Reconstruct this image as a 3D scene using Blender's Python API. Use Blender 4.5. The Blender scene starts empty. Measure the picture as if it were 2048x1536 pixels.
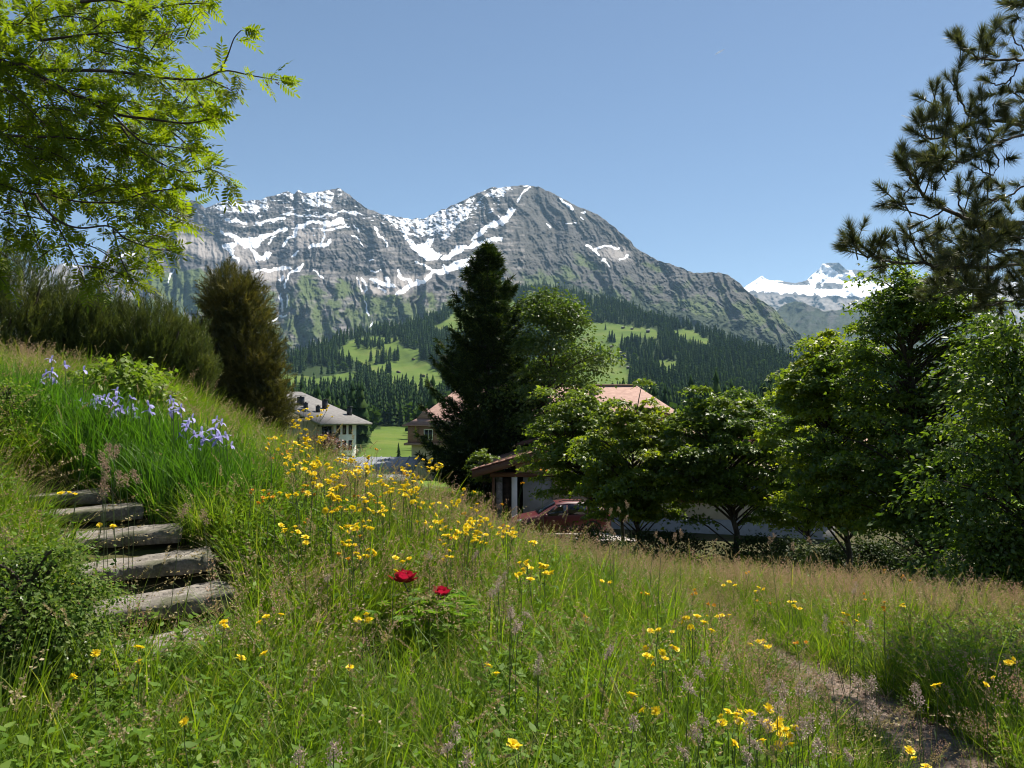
import bpy, math, random
import numpy as np
from mathutils import Vector
R_ = math.radians
rng = np.random.default_rng(7)
random.seed(7)
SC = bpy.context.scene
COL = SC.collection
# ------------------------------------------------------------------ camera, sky, sun, exposure
F, HOR = 1479.0, 830.0
PITCH = math.atan((HOR - 768.0) / F)
cam = bpy.data.cameras.new('camera')
cam.sensor_width = 36.0
cam.lens = 36.0 * F / 2048.0
cam.clip_start = 0.05
cam.clip_end = 60000.0
camo = bpy.data.objects.new('camera', cam)
COL.objects.link(camo)
camo.location = (0, 0, 0)
camo.rotation_euler = (math.pi / 2 + PITCH, 0, 0)
SC.camera = camo
SUN_EL, SUN_AZ = R_(57), R_(38)
world = bpy.data.worlds.new('World')
SC.world = world
world.use_nodes = True
nt = world.node_tree
sky = nt.nodes.new('ShaderNodeTexSky')
sky.sky_type = 'NISHITA'
sky.sun_disc = False
sky.sun_elevation = SUN_EL
sky.sun_rotation = SUN_AZ
sky.altitude = 1400
sky.air_density = 1.0
sky.dust_density = 0.3
sky.ozone_density = 0.75
bg = nt.nodes['Background']
nt.links.new(sky.outputs[0], bg.inputs[0])
bg.inputs[1].default_value = 0.0555
SDIR = Vector((math.sin(SUN_AZ) * math.cos(SUN_EL), math.cos(SUN_AZ) * math.cos(SUN_EL), math.sin(SUN_EL)))
sun = bpy.data.lights.new('sun', 'SUN')
sun.energy = 5.0
sun.angle = R_(0.53)
sun.color = (1.0, 0.93, 0.82)
suno = bpy.data.objects.new('sun', sun)
COL.objects.link(suno)
suno.rotation_euler = SDIR.to_track_quat('Z', 'Y').to_euler()
suno.location = (0, 0, 60)
vs = SC.view_settings
vs.view_transform = 'Standard'
vs.look = 'None'
vs.exposure = 1.05
vs.gamma = 1.0
vs.use_curve_mapping = False
cy = SC.cycles
cy.max_bounces = 6
cy.diffuse_bounces = 3
cy.glossy_bounces = 2
cy.transmission_bounces = 4
cy.transparent_max_bounces = 8
cy.volume_bounces = 1
cy.use_denoising = True
cy.filter_width = 1.05
HAZE = 0.33e-4

# ------------------------------------------------------------------ helpers
_cp, _sp = math.cos(PITCH), math.sin(PITCH)
def at(px, py, Y):
    """world point at depth Y seen through photo pixel (px, py)"""
    px, py, Y = np.broadcast_arrays(np.asarray(px, float), np.asarray(py, float), np.asarray(Y, float))
    v = (768.0 - py) / F
    dy = _cp - v * _sp
    dz = _sp + v * _cp
    k = Y / dy
    return np.stack([(px - 1024.0) / F * k, Y, dz * k], -1)
def proj(P):
    P = np.asarray(P, float)
    d = P[..., 1] * _cp + P[..., 2] * _sp
    u = -P[..., 1] * _sp + P[..., 2] * _cp
    return 1024 + F * P[..., 0] / d, 768 - F * u / d
def crop(x0, y0, s, pts):
    return [(x0 + s * a, y0 + s * b) for a, b in pts]

_PERM = np.random.default_rng(3).integers(0, 2**31, 4096)
def _hash(ix, iy, seed):
    return _PERM[(_PERM[(ix + seed * 131) & 4095] + iy) & 4095] & 1023
_GA = np.linspace(0, 2 * np.pi, 1024, endpoint=False)
_GX, _GY = np.cos(_GA), np.sin(_GA)
def pn(x, y, seed=0):
    x = np.asarray(x, float); y = np.asarray(y, float)
    ix = np.floor(x).astype(int); iy = np.floor(y).astype(int)
    fx = x - ix; fy = y - iy
    u = fx * fx * fx * (fx * (fx * 6 - 15) + 10); v = fy * fy * fy * (fy * (fy * 6 - 15) + 10)
    def g(a, b):
        h = _hash(ix + a, iy + b, seed)
        return _GX[h] * (fx - a) + _GY[h] * (fy - b)
    n0 = g(0, 0) * (1 - u) + g(1, 0) * u
    n1 = g(0, 1) * (1 - u) + g(1, 1) * u
    return (n0 * (1 - v) + n1 * v) * 1.5
def fbm(x, y, o=4, seed=0, gain=0.5):
    s, a, f = 0, 1, 1
    for k in range(o):
        s = s + a * pn(x * f, y * f, seed + k); a *= gain; f *= 2.03
    return s
def ridged(x, y, o=4, seed=0, gain=0.5):
    s, a, f = 0, 1, 1
    for k in range(o):
        s = s + a * (1 - 2 * np.abs(pn(x * f, y * f, seed + k))); a *= gain; f *= 2.03
    return s
def sstep(a, b, x):
    t = np.clip((x - a) / (b - a), 0, 1)
    return t * t * (3 - 2 * t)
def poly_mask(px, py, poly):
    inside = np.zeros(px.shape, bool)
    n = len(poly)
    for i in range(n):
        x1, y1 = poly[i]; x2, y2 = poly[(i + 1) % n]
        if y1 == y2: continue
        c = ((y1 > py) != (y2 > py)) & (px < (x2 - x1) * (py - y1) / (y2 - y1) + x1)
        inside ^= c
    return inside
def line_dist(px, py, line):
    d = np.full(px.shape, 1e9)
    for (x1, y1), (x2, y2) in zip(line[:-1], line[1:]):
        dx, dy = x2 - x1, y2 - y1
        t = np.clip(((px - x1) * dx + (py - y1) * dy) / max(dx * dx + dy * dy, 1e-9), 0, 1)
        d = np.minimum(d, np.hypot(px - x1 - t * dx, py - y1 - t * dy))
    return d

def new_obj(name, me, parent=None):
    o = bpy.data.objects.new(name, me)
    COL.objects.link(o)
    if parent is not None: o.parent = parent
    return o
def mesh(name, V, faces, m=None, smooth=False, midx=None):
    """faces: list of int arrays, each (n, k)"""
    V = np.asarray(V, np.float32).reshape(-1, 3)
    fs = [np.asarray(f, np.int32) for f in faces if len(f)]
    me = bpy.data.meshes.new(name)
    me.vertices.add(len(V)); me.vertices.foreach_set('co', V.ravel())
    loops = np.concatenate([f.ravel() for f in fs])
    cnt = np.concatenate([np.full(len(f), f.shape[1], np.int32) for f in fs])
    st = np.concatenate([[0], np.cumsum(cnt)[:-1]]).astype(np.int32)
    me.loops.add(len(loops)); me.loops.foreach_set('vertex_index', loops)
    me.polygons.add(len(cnt)); me.polygons.foreach_set('loop_start', st)
    if midx is not None: me.polygons.foreach_set('material_index', np.asarray(midx, np.int32))
    if smooth: me.polygons.foreach_set('use_smooth', np.ones(len(cnt), bool))
    me.update(calc_edges=True)
    if m is not None:
        for k in (m if isinstance(m, (list, tuple)) else [m]): me.materials.append(k)
    return me
def add_attr(me, name, vals):
    a = me.attributes.new(name, 'FLOAT', 'POINT')
    a.data.foreach_set('value', np.asarray(vals, np.float32).ravel())
class MB:
    """collects shapes for one mesh"""
    def __init__(s): s.V, s.Fs, s.n = [], [], 0
    def add(s, V, *faces):
        V = np.asarray(V, float).reshape(-1, 3)
        for f in faces:
            if len(f): s.Fs.append(np.asarray(f, int) + s.n)
        s.V.append(V); s.n += len(V); return s
    def box(s, c, size, rz=0.0):
        x, y, z = np.asarray(size) / 2.0
        V = np.array([(a * x, b * y, c_ * z) for c_ in (-1, 1) for b in (-1, 1) for a in (-1, 1)])
        return s.add(rotz(V, rz) + np.asarray(c), [(0, 2, 3, 1), (4, 5, 7, 6), (0, 1, 5, 4), (2, 6, 7, 3), (0, 4, 6, 2), (1, 3, 7, 5)])
    def tube(s, P, r, k=6):
        V, f = tube(P, r, k); return s.add(V, f)
    def prism(s, poly, d):
        """polygon (n,3) extruded by vector d"""
        p = np.asarray(poly, float); n = len(p)
        s.add(np.concatenate([p, p + np.asarray(d, float)]))
        b = s.n - 2 * n
        s.Fs.append(np.array([[b + i for i in range(n)][::-1]])); s.Fs.append(np.array([[b + n + i for i in range(n)]]))
        s.Fs.append(np.array([[b + i, b + (i + 1) % n, b + n + (i + 1) % n, b + n + i] for i in range(n)]))
        return s
    def build(s, name, m, parent=None, smooth=False):
        byk = {}
        for f in s.Fs: byk.setdefault(f.shape[1], []).append(f)
        return new_obj(name, mesh(name, np.concatenate(s.V), [np.concatenate(v) for v in byk.values()], m, smooth), parent)
    def me(s, name, m, smooth=False):
        byk = {}
        for f in s.Fs: byk.setdefault(f.shape[1], []).append(f)
        return mesh(name, np.concatenate(s.V), [np.concatenate(v) for v in byk.values()], m, smooth)
def rotz(V, a):
    c, s_ = math.cos(a), math.sin(a)
    V = np.asarray(V, float)
    return np.stack([V[..., 0] * c - V[..., 1] * s_, V[..., 0] * s_ + V[..., 1] * c, V[..., 2]], -1)
def norm(v):
    v = np.asarray(v, float)
    return v / np.maximum(np.linalg.norm(v, axis=-1, keepdims=True), 1e-9)
def tube(P, r, k=6):
    P = np.asarray(P, float); n = len(P)
    r = np.broadcast_to(np.asarray(r, float), (n,))
    T = norm(np.gradient(P, axis=0))
    ref = np.where(np.abs(T[:, 2:3]) > 0.9, np.array([[1.0, 0, 0]]), np.array([[0, 0, 1.0]]))
    A = norm(np.cross(T, ref)); B = np.cross(T, A)
    th = np.linspace(0, 2 * np.pi, k, endpoint=False)
    V = P[:, None] + r[:, None, None] * (np.cos(th)[None, :, None] * A[:, None] + np.sin(th)[None, :, None] * B[:, None])
    i = np.arange(n - 1)[:, None] * k; j = np.arange(k)[None]; j2 = (j + 1) % k
    f = np.stack([i + j, i + j2, i + k + j2, i + k + j], -1).reshape(-1, 4)
    return V.reshape(-1, 3), f
def frames(d, n):
    """rotation matrices: local Y -> d, local Z ~ n"""
    d = norm(d); x = norm(np.cross(d, n)); z = np.cross(x, d)
    return np.stack([x, d, z], -1)
def scatter(tv, tf, pos, Rm, s):
    s = np.asarray(s, float)
    if s.ndim == 1: s = s[:, None]
    V = np.einsum('nij,nkj->nki', Rm, tv[None] * s[:, None, :] if s.shape[1] == 3 else tv[None] * s[:, :, None]) + pos[:, None]
    f = (np.asarray(tf)[None] + (np.arange(len(pos)) * len(tv))[:, None, None]).reshape(-1, np.asarray(tf).shape[1])
    return V.reshape(-1, 3), f
def rdir(n, r=rng):
    return norm(r.normal(size=(n, 3)))
def smooth_line(P, n):
    P = np.asarray(P, float)
    t = np.linspace(0, len(P) - 1, n); i = np.clip(t.astype(int), 0, len(P) - 2); f = (t - i)[:, None]
    p0 = P[np.clip(i - 1, 0, None)]; p1 = P[i]; p2 = P[i + 1]; p3 = P[np.clip(i + 2, None, len(P) - 1)]
    return 0.5 * (2 * p1 + (p2 - p0) * f + (2 * p0 - 5 * p1 + 4 * p2 - p3) * f ** 2 + (3 * p1 - p0 - 3 * p2 + p3) * f ** 3)

def tag(o, label=None, cat=None, group=None, kind=None):
    if label: o['label'] = label
    if cat: o['category'] = cat
    if group: o['group'] = group
    if kind: o['kind'] = kind
    return o
def empty(name, loc, label=None, cat=None, group=None, rz=0.0):
    o = bpy.data.objects.new(name, None)
    COL.objects.link(o); o.location = tuple(float(c) for c in loc); o.rotation_euler = (0, 0, rz)
    o.empty_display_size = 0.1
    return tag(o, label, cat, group)
def copy_tree(o, parent=None):
    c = o.copy(); COL.objects.link(c)
    if parent is not None: c.parent = parent
    for ch in list(o.children): copy_tree(ch, c)
    return c

# ------------------------------------------------------------------ materials
def mat(name):
    m = bpy.data.materials.new(name); m.use_nodes = True
    return m, m.node_tree, m.node_tree.nodes['Principled BSDF']
def N(t, typ, **kw):
    n = t.nodes.new(typ)
    for k, v in kw.items():
        if k.startswith('_'): n.inputs[k[1:].replace('_', ' ')].default_value = v
        else: setattr(n, k, v)
    return n
def ramp(t, fac, stops, interp='LINEAR'):
    n = t.nodes.new('ShaderNodeValToRGB'); e = n.color_ramp.elements; n.color_ramp.interpolation = interp
    while len(e) < len(stops): e.new(0.5)
    for el, (p, c) in zip(e, stops):
        el.position = p; el.color = (*c, 1) if len(c) == 3 else c
    t.links.new(fac, n.inputs[0]); return n.outputs[0]
def mixc(t, fac, a, b, mode='MIX'):
    n = t.nodes.new('ShaderNodeMix'); n.data_type = 'RGBA'; n.blend_type = mode
    for k, v in ((0, fac), (6, a), (7, b)):
        if hasattr(v, 'is_linked'): t.links.new(v, n.inputs[k])
        else: n.inputs[k].default_value = v if k == 0 else ((*v, 1) if len(v) == 3 else v)
    return n.outputs[2]
def mth(t, op, a, b=0.0, clamp=False):
    n = t.nodes.new('ShaderNodeMath'); n.operation = op; n.use_clamp = clamp
    for k, v in ((0, a), (1, b)):
        if hasattr(v, 'is_linked'): t.links.new(v, n.inputs[k])
        else: n.inputs[k].default_value = v
    return n.outputs[0]
def noise(t, scale, detail=4, rough=0.55, vec=None, stretch=None, obj=True):
    n = N(t, 'ShaderNodeTexNoise', _Scale=scale, _Detail=detail, _Roughness=rough)
    if vec is None:
        tc = t.nodes.new('ShaderNodeTexCoord'); vec = tc.outputs['Object']
    if stretch:
        mp = t.nodes.new('ShaderNodeMapping'); mp.inputs['Scale'].default_value = stretch
        t.links.new(vec, mp.inputs[0]); vec = mp.outputs[0]
    t.links.new(vec, n.inputs['Vector']); return n.outputs[0]
def bump(t, b, h, dist, strength=1.0):
    n = N(t, 'ShaderNodeBump', _Distance=dist, _Strength=strength)
    t.links.new(h, n.inputs['Height']); t.links.new(n.outputs[0], b.inputs['Normal'])
def surf(name, c1, c2, scale=4, rough=0.8, bmp=0.0, detail=6, stretch=None, spec=0.3, metal=0.0):
    m, t, b = mat(name)
    f = noise(t, scale, detail, stretch=stretch)
    t.links.new(ramp(t, f, [(0.32, c1), (0.68, c2)]), b.inputs['Base Color'])
    b.inputs['Roughness'].default_value = rough; b.inputs['Specular IOR Level'].default_value = spec
    b.inputs['Metallic'].default_value = metal
    if bmp: bump(t, b, f, bmp)
    return m
def leafmat(name, stops, trans=0.45, rough=0.5, gloss=0.06, tcol=(1.25, 1.35, 0.55), src='island', backscale=1.0):
    """leaf: diffuse + translucent + a little gloss; hue varies leaf by leaf"""
    m = bpy.data.materials.new(name); m.use_nodes = True; t = m.node_tree
    t.nodes.clear()
    out = t.nodes.new('ShaderNodeOutputMaterial')
    if src == 'tone':
        fac = t.nodes.new('ShaderNodeAttribute'); fac.attribute_name = 'tone'; fac = fac.outputs['Fac']
    elif src == 'island': fac = t.nodes.new('ShaderNodeNewGeometry').outputs['Random Per Island']
    else: fac = t.nodes.new('ShaderNodeObjectInfo').outputs['Random']
    if src == 'both':
        fac = mth(t, 'FRACT', mth(t, 'ADD', mth(t, 'MULTIPLY', t.nodes.new('ShaderNodeNewGeometry').outputs['Random Per Island'], 0.55), mth(t, 'MULTIPLY', fac, 0.45)))
    c = ramp(t, fac, stops)
    d = N(t, 'ShaderNodeBsdfDiffuse'); t.links.new(c, d.inputs[0])
    tr = N(t, 'ShaderNodeBsdfTranslucent'); t.links.new(mixc(t, 1.0, c, tcol, 'MULTIPLY'), tr.inputs[0])
    mx = N(t, 'ShaderNodeMixShader'); mx.inputs[0].default_value = trans
    t.links.new(d.outputs[0], mx.inputs[1]); t.links.new(tr.outputs[0], mx.inputs[2])
    g = N(t, 'ShaderNodeBsdfGlossy'); g.inputs['Roughness'].default_value = rough; g.inputs[0].default_value = (1, 1, 1, 1)
    mg = N(t, 'ShaderNodeMixShader'); mg.inputs[0].default_value = gloss
    t.links.new(mx.outputs[0], mg.inputs[1]); t.links.new(g.outputs[0], mg.inputs[2])
    t.links.new(mg.outputs[0], out.inputs[0]); return m
M = {}
M['bark'] = surf('bark', (0.035, 0.028, 0.022), (0.11, 0.09, 0.07), 14, 0.9, 0.02, stretch=(1, 1, 0.25))
M['twig'] = surf('twig_bark', (0.03, 0.022, 0.018), (0.075, 0.055, 0.045), 30, 0.85)
M['maple'] = leafmat('maple_leaf', [(0.0, (0.070, 0.120, 0.016)), (0.5, (0.125, 0.185, 0.022)), (1.0, (0.185, 0.24, 0.034))], 0.52, 0.42, 0.028, (1.5, 1.5, 0.45))
M['maple_young'] = leafmat('young_maple_leaf', [(0.0, (0.13, 0.185, 0.014)), (0.6, (0.20, 0.255, 0.018)), (1.0, (0.28, 0.32, 0.03))], 0.55, 0.42, 0.028, (1.5, 1.45, 0.4))
M['maple_dark'] = leafmat('dark_maple_leaf', [(0.0, (0.045, 0.085, 0.014)), (0.6, (0.085, 0.140, 0.020)), (1.0, (0.15, 0.21, 0.03))], 0.48, 0.42, 0.028, (1.4, 1.45, 0.5))
M['rowan'] = leafmat('rowan_leaf', [(0.0, (0.095, 0.145, 0.010)), (0.5, (0.155, 0.200, 0.012)), (1.0, (0.22, 0.25, 0.016))], 0.60, 0.55, 0.015, (1.4, 1.5, 0.38), src='both')
M['hedge'] = leafmat('hedge_leaf_shade', [(0.0, (0.018, 0.034, 0.010)), (0.7, (0.034, 0.058, 0.014)), (1.0, (0.07, 0.10, 0.024))], 0.25, 0.5, 0.015)  # leaf colour darkened to stand in for tree shade that falls elsewhere
M['birch'] = leafmat('birch_leaf', [(0.0, (0.045, 0.080, 0.018)), (1.0, (0.11, 0.155, 0.035))], 0.40, 0.5, 0.02)
M['spruce'] = leafmat('spruce_needles', [(0.0, (0.014, 0.030, 0.008)), (0.65, (0.028, 0.052, 0.011)), (1.0, (0.10, 0.135, 0.022))], 0.18, 0.5, 0.015)
M['farspruce'] = leafmat('forest_needles', [(0.0, (0.014, 0.030, 0.012)), (0.6, (0.026, 0.050, 0.017)), (1.0, (0.052, 0.082, 0.024))], 0.12, 0.6, 0.0, src='both')
M['fardecid'] = leafmat('far_leaves', [(0.0, (0.03, 0.06, 0.015)), (1.0, (0.07, 0.12, 0.025))], 0.25, 0.6, 0.0, src='both')
M['mugo'] = leafmat('dwarf_pine_needles', [(0.0, (0.050, 0.070, 0.020)), (0.6, (0.095, 0.115, 0.032)), (1.0, (0.17, 0.175, 0.05))], 0.25, 0.5, 0.02, src='tone')
M['arolla'] = leafmat('golden_pine_needles', [(0.0, (0.040, 0.045, 0.013)), (0.6, (0.105, 0.098, 0.026)), (1.0, (0.22, 0.18, 0.05))], 0.25, 0.5, 0.02, src='tone')
M['pineneedle'] = leafmat('long_pine_needles', [(0.0, (0.045, 0.060, 0.026)), (0.6, (0.088, 0.100, 0.042)), (1.0, (0.19, 0.175, 0.08))], 0.28, 0.4, 0.05)
M['grass'] = leafmat('meadow_blades', [(0.0, (0.050, 0.110, 0.010)), (0.45, (0.115, 0.195, 0.016)), (0.85, (0.185, 0.255, 0.026)), (1.0, (0.36, 0.33, 0.11))], 0.52, 0.5, 0.015, (1.35, 1.4, 0.4), src='both')
M['lushgrass'] = leafmat('iris_blades', [(0.0, (0.040, 0.110, 0.012)), (0.6, (0.070, 0.160, 0.016)), (1.0, (0.11, 0.20, 0.026))], 0.48, 0.45, 0.02, (1.25, 1.4, 0.45), src='both')
M['limegrass'] = leafmat('lime_blades', [(0.0, (0.12, 0.20, 0.015)), (1.0, (0.21, 0.29, 0.035))], 0.5, 0.45, 0.02, (1.3, 1.3, 0.5))
M['straw'] = leafmat('dry_grass', [(0.0, (0.20, 0.165, 0.075)), (0.5, (0.32, 0.265, 0.13)), (1.0, (0.44, 0.375, 0.21))], 0.35, 0.5, 0.015, (1.1, 1.0, 0.8), src='both')
M['pinkseed'] = leafmat('pink_seed_heads', [(0.0, (0.28, 0.165, 0.115)), (0.5, (0.42, 0.275, 0.20)), (1.0, (0.54, 0.41, 0.30))], 0.38, 0.5, 0.01, (1.1, 1.0, 0.85), src='both')
M['greyseed'] = leafmat('grey_seed_heads', [(0.0, (0.34, 0.245, 0.20)), (0.5, (0.45, 0.345, 0.28)), (1.0, (0.58, 0.48, 0.39))], 0.3, 0.6, 0.01, (1.0, 1.0, 1.0))
M['tanseed'] = leafmat('tan_seed_heads', [(0.0, (0.25, 0.17, 0.11)), (1.0, (0.46, 0.34, 0.23))], 0.3, 0.6, 0.01, (1.0, 1.0, 1.0))
M['herb'] = leafmat('herb_leaf', [(0.0, (0.070, 0.140, 0.018)), (0.6, (0.125, 0.215, 0.026)), (1.0, (0.20, 0.29, 0.055))], 0.45, 0.5, 0.006, src='both')
M['shrub'] = leafmat('cinquefoil_leaf', [(0.0, (0.065, 0.125, 0.022)), (0.6, (0.115, 0.180, 0.034)), (1.0, (0.19, 0.23, 0.07))], 0.45, 0.5, 0.006)
M['redleaf'] = leafmat('barberry_leaf', [(0.0, (0.06, 0.02, 0.018)), (0.6, (0.13, 0.05, 0.04)), (1.0, (0.22, 0.11, 0.07))], 0.35)
M['rasp'] = leafmat('bramble_leaf', [(0.0, (0.10, 0.165, 0.016)), (1.0, (0.20, 0.27, 0.035))], 0.5, 0.5, 0.02)
M['peonyleaf'] = leafmat('peony_leaf', [(0.0, (0.08, 0.17, 0.018)), (1.0, (0.17, 0.27, 0.03))], 0.5, 0.5, 0.008)
M['yellow'] = leafmat('yellow_petal', [(0.0, (0.80, 0.56, 0.01)), (1.0, (0.90, 0.72, 0.02))], 0.3, 0.5, 0.02, (1, 1, 1), src='both')
M['orange'] = leafmat('orange_petal', [(0.0, (0.65, 0.28, 0.015)), (1.0, (0.8, 0.42, 0.02))], 0.3, 0.5, 0.02, (1, 1, 1))
M['violet'] = leafmat('iris_petal', [(0.0, (0.24, 0.22, 0.56)), (0.6, (0.40, 0.38, 0.72)), (1.0, (0.62, 0.60, 0.82))], 0.4, 0.5, 0.02, (1, 1, 1), src='both')
M['crimson'] = leafmat('peony_petal', [(0.0, (0.25, 0.005, 0.022)), (1.0, (0.52, 0.015, 0.06))], 0.3, 0.42, 0.028, (1.2, 1, 1))
M['stem'] = leafmat('green_stem', [(0.0, (0.04, 0.07, 0.015)), (1.0, (0.07, 0.10, 0.025))], 0.1)
M['deadleaf'] = leafmat('dead_leaf', [(0.0, (0.06, 0.035, 0.022)), (0.5, (0.15, 0.085, 0.05)), (1.0, (0.28, 0.19, 0.12))], 0.15, 0.6, 0.03, (1, 1, 1), src='both')
# ------------------------------------------------------------------ mountains
def mountain_material(name, rock, scree, green, snowc=(0.86, 0.88, 0.92), s=1.0):
    m, t, b = mat(name)
    def at_(n):
        a = t.nodes.new('ShaderNodeAttribute'); a.attribute_name = n; return a.outputs['Fac']
    n1 = noise(t, 0.011 * s, 8, 0.62)
    n2 = noise(t, 0.05 * s, 6, 0.6, stretch=(0.35, 0.35, 1.6))
    nm = mixc(t, 0.5, n1, n2)
    c = ramp(t, nm, [(0.30, rock[0]), (0.5, rock[1]), (0.70, rock[2])])
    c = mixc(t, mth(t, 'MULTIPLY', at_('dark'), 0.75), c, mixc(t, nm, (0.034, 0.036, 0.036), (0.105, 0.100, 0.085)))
    c = mixc(t, at_('scree'), c, ramp(t, n1, [(0.3, scree[0]), (0.7, scree[1])]))
    g = mth(t, 'ADD', at_('green'), mth(t, 'MULTIPLY', mth(t, 'SUBTRACT', n1, 0.5), 1.1))
    gf = N(t, 'ShaderNodeMapRange', _From_Min=0.38, _From_Max=0.62); t.links.new(g, gf.inputs[0])
    c = mixc(t, gf.outputs[0], c, ramp(t, n2, [(0.3, green[0]), (0.7, green[1])]))
    wdn = mth(t, 'ADD', at_('wood'), mth(t, 'MULTIPLY', mth(t, 'SUBTRACT', n2, 0.5), 1.4))
    wf = N(t, 'ShaderNodeMapRange', _From_Min=0.42, _From_Max=0.62); t.links.new(wdn, wf.inputs[0])
    c = mixc(t, wf.outputs[0], c, mixc(t, n2, (0.010, 0.020, 0.010), (0.035, 0.055, 0.02)))
    sn = mth(t, 'ADD', at_('snow'), mth(t, 'MULTIPLY', mth(t, 'SUBTRACT', nm, 0.5), 0.45))
    sf = N(t, 'ShaderNodeMapRange', _From_Min=0.47, _From_Max=0.56); t.links.new(sn, sf.inputs[0])
    c = mixc(t, sf.outputs[0], c, snowc)
    t.links.new(c, b.inputs['Base Color']); b.inputs['Roughness'].default_value = 0.9
    b.inputs['Specular IOR Level'].default_value = 0.1
    bump(t, b, mixc(t, 0.6, n1, n2), 14.0 / s, 0.8)
    return m
ROCK = [(0.030, 0.032, 0.038), (0.082, 0.081, 0.086), (0.19, 0.18, 0.175)]
M['mountain'] = mountain_material('mountain_rock', ROCK, [(0.25, 0.228, 0.215), (0.34, 0.31, 0.29)], [(0.050, 0.075, 0.024), (0.095, 0.125, 0.042)])
M['foothill'] = mountain_material('foothill_woods', [(0.03, 0.034, 0.03), (0.06, 0.062, 0.055), (0.13, 0.125, 0.11)], [(0.2, 0.19, 0.17), (0.28, 0.26, 0.24)], [(0.014, 0.026, 0.014), (0.035, 0.052, 0.022)])
M['farrange'] = mountain_material('snow_range_rock', ROCK, [(0.22, 0.20, 0.19), (0.30, 0.275, 0.25)], [(0.08, 0.10, 0.04), (0.12, 0.14, 0.06)], s=0.5)

def blur(a, kx, ky):
    for ax, k in ((0, kx), (1, ky)):
        if k < 1: continue
        for _ in range(2):
            p = np.pad(a, [(k + 1, k) if q == ax else (0, 0) for q in (0, 1)], mode='edge')
            c = np.cumsum(p, ax)
            a = (np.take(c, range(2 * k + 1, c.shape[ax]), ax) - np.take(c, range(0, c.shape[ax] - 2 * k - 1), ax)) / (2 * k + 1)
    return a
def relief_mesh(name, label, crest, base, depth, mt, nx, ny, x0, x1, paint, relief, back=(500, -350), seed=0, jag=3.0):
    """a mountain face: crest (photo px) at its real depth, falling towards the valley, with gullies, ledges and a far side"""
    cx = np.array([c[0] for c in crest]); cyv = np.array([c[1] for c in crest])
    px = np.linspace(x0, x1, nx)
    cr = np.interp(px, cx, cyv) + jag * fbm(px / 14.0, px * 0 + 3.3, 4, seed + 40) * 0.8
    bs = np.interp(px, [c[0] for c in base], [c[1] for c in base])
    t = np.linspace(0, 1, ny)
    PX = np.repeat(px[:, None], ny, 1)
    PY = cr[:, None] + (bs - cr)[:, None] * t[None]
    pt = paint(PX, PY, cr[:, None])
    D = depth(PX, PY)
    if name == 'mountain' and nx > 1000:      # ledges that hold snow and scree lie flatter than the cliffs between them
        w = 0.32 + 2.3 * blur(np.maximum(sstep(0.3, 0.9, pt['snow']), 0.6 * pt['scree']), 4, 2) + 0.5 * blur(pt['green'], 4, 2)
        q = np.cumsum(w[:, ::-1], 1)[:, ::-1]; q = (q - q[:, -1:]) / (q[:, :1] - q[:, -1:])
        D = blur(0.45 * D + 0.55 * (D[:, -1:] + (D[:, :1] - D[:, -1:]) * q), 5, 0)
    D = D + relief(PX, PY)
    V = at(PX, PY, D)
    bk = []
    for k in (1, 2, 3, 4):
        q = V[:, 0].copy(); q[:, 1] += back[0] * k; q[:, 2] += back[1] * k + 30 * fbm(px / 25, px * 0 + k, 3, seed + 60); q[:, 0] *= (1 + back[0] * k / D[:, 0])
        q[:, 2] = np.maximum(q[:, 2], -150 - 5 * k); bk.append(q)
    V = np.concatenate([np.stack(bk[::-1], 1), V], 1); nb = len(bk)
    n2 = ny + nb
    i = np.arange(nx - 1)[:, None] * n2; j = np.arange(n2 - 1)[None]
    f = np.stack([i + j, i + j + 1, i + n2 + j + 1, i + n2 + j], -1).reshape(-1, 4)
    me = mesh(name, V.reshape(-1, 3), [f], mt, True)
    pad = lambda a: np.concatenate([np.repeat(a[:, :1], nb, 1), a], 1)
    for k, v in pt.items(): add_attr(me, k, pad(v))
    return tag(new_obj(name, me), label, kind='structure')

CREST = [(120, 600), (190, 545), (215, 500), (260, 482), (330, 462), (351, 440), (353, 412), (361, 402), (372, 405), (382, 400), (396, 402), (410, 418), (428, 408), (450, 402), (470, 399), (492, 402),
         (520, 400), (535, 393), (560, 387), (576, 383), (588, 389), (596, 381), (608, 386), (640, 384), (665, 378), (680, 377), (700, 390), (730, 415), (770, 430), (820, 438), (850, 436),
         (880, 421), (920, 405), (950, 388), (985, 375), (1020, 373), (1050, 371), (1078, 373), (1110, 389), (1150, 410), (1195, 429), (1230, 455), (1262, 482), (1268, 494), (1315, 520), (1361, 535),
         (1388, 547), (1410, 545), (1435, 545), (1455, 549), (1470, 558), (1489, 577), (1520, 600), (1547, 616), (1575, 650), (1640, 700), (1760, 770)]
BASE = [(120, 760), (480, 770), (620, 760), (1760, 800)]
c3 = lambda p: crop(300, 350, 0.3418, p)
c4 = lambda p: crop(900, 350, 0.415, p)
cL = lambda p: crop(0, 440, 0.3027, p)
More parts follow.
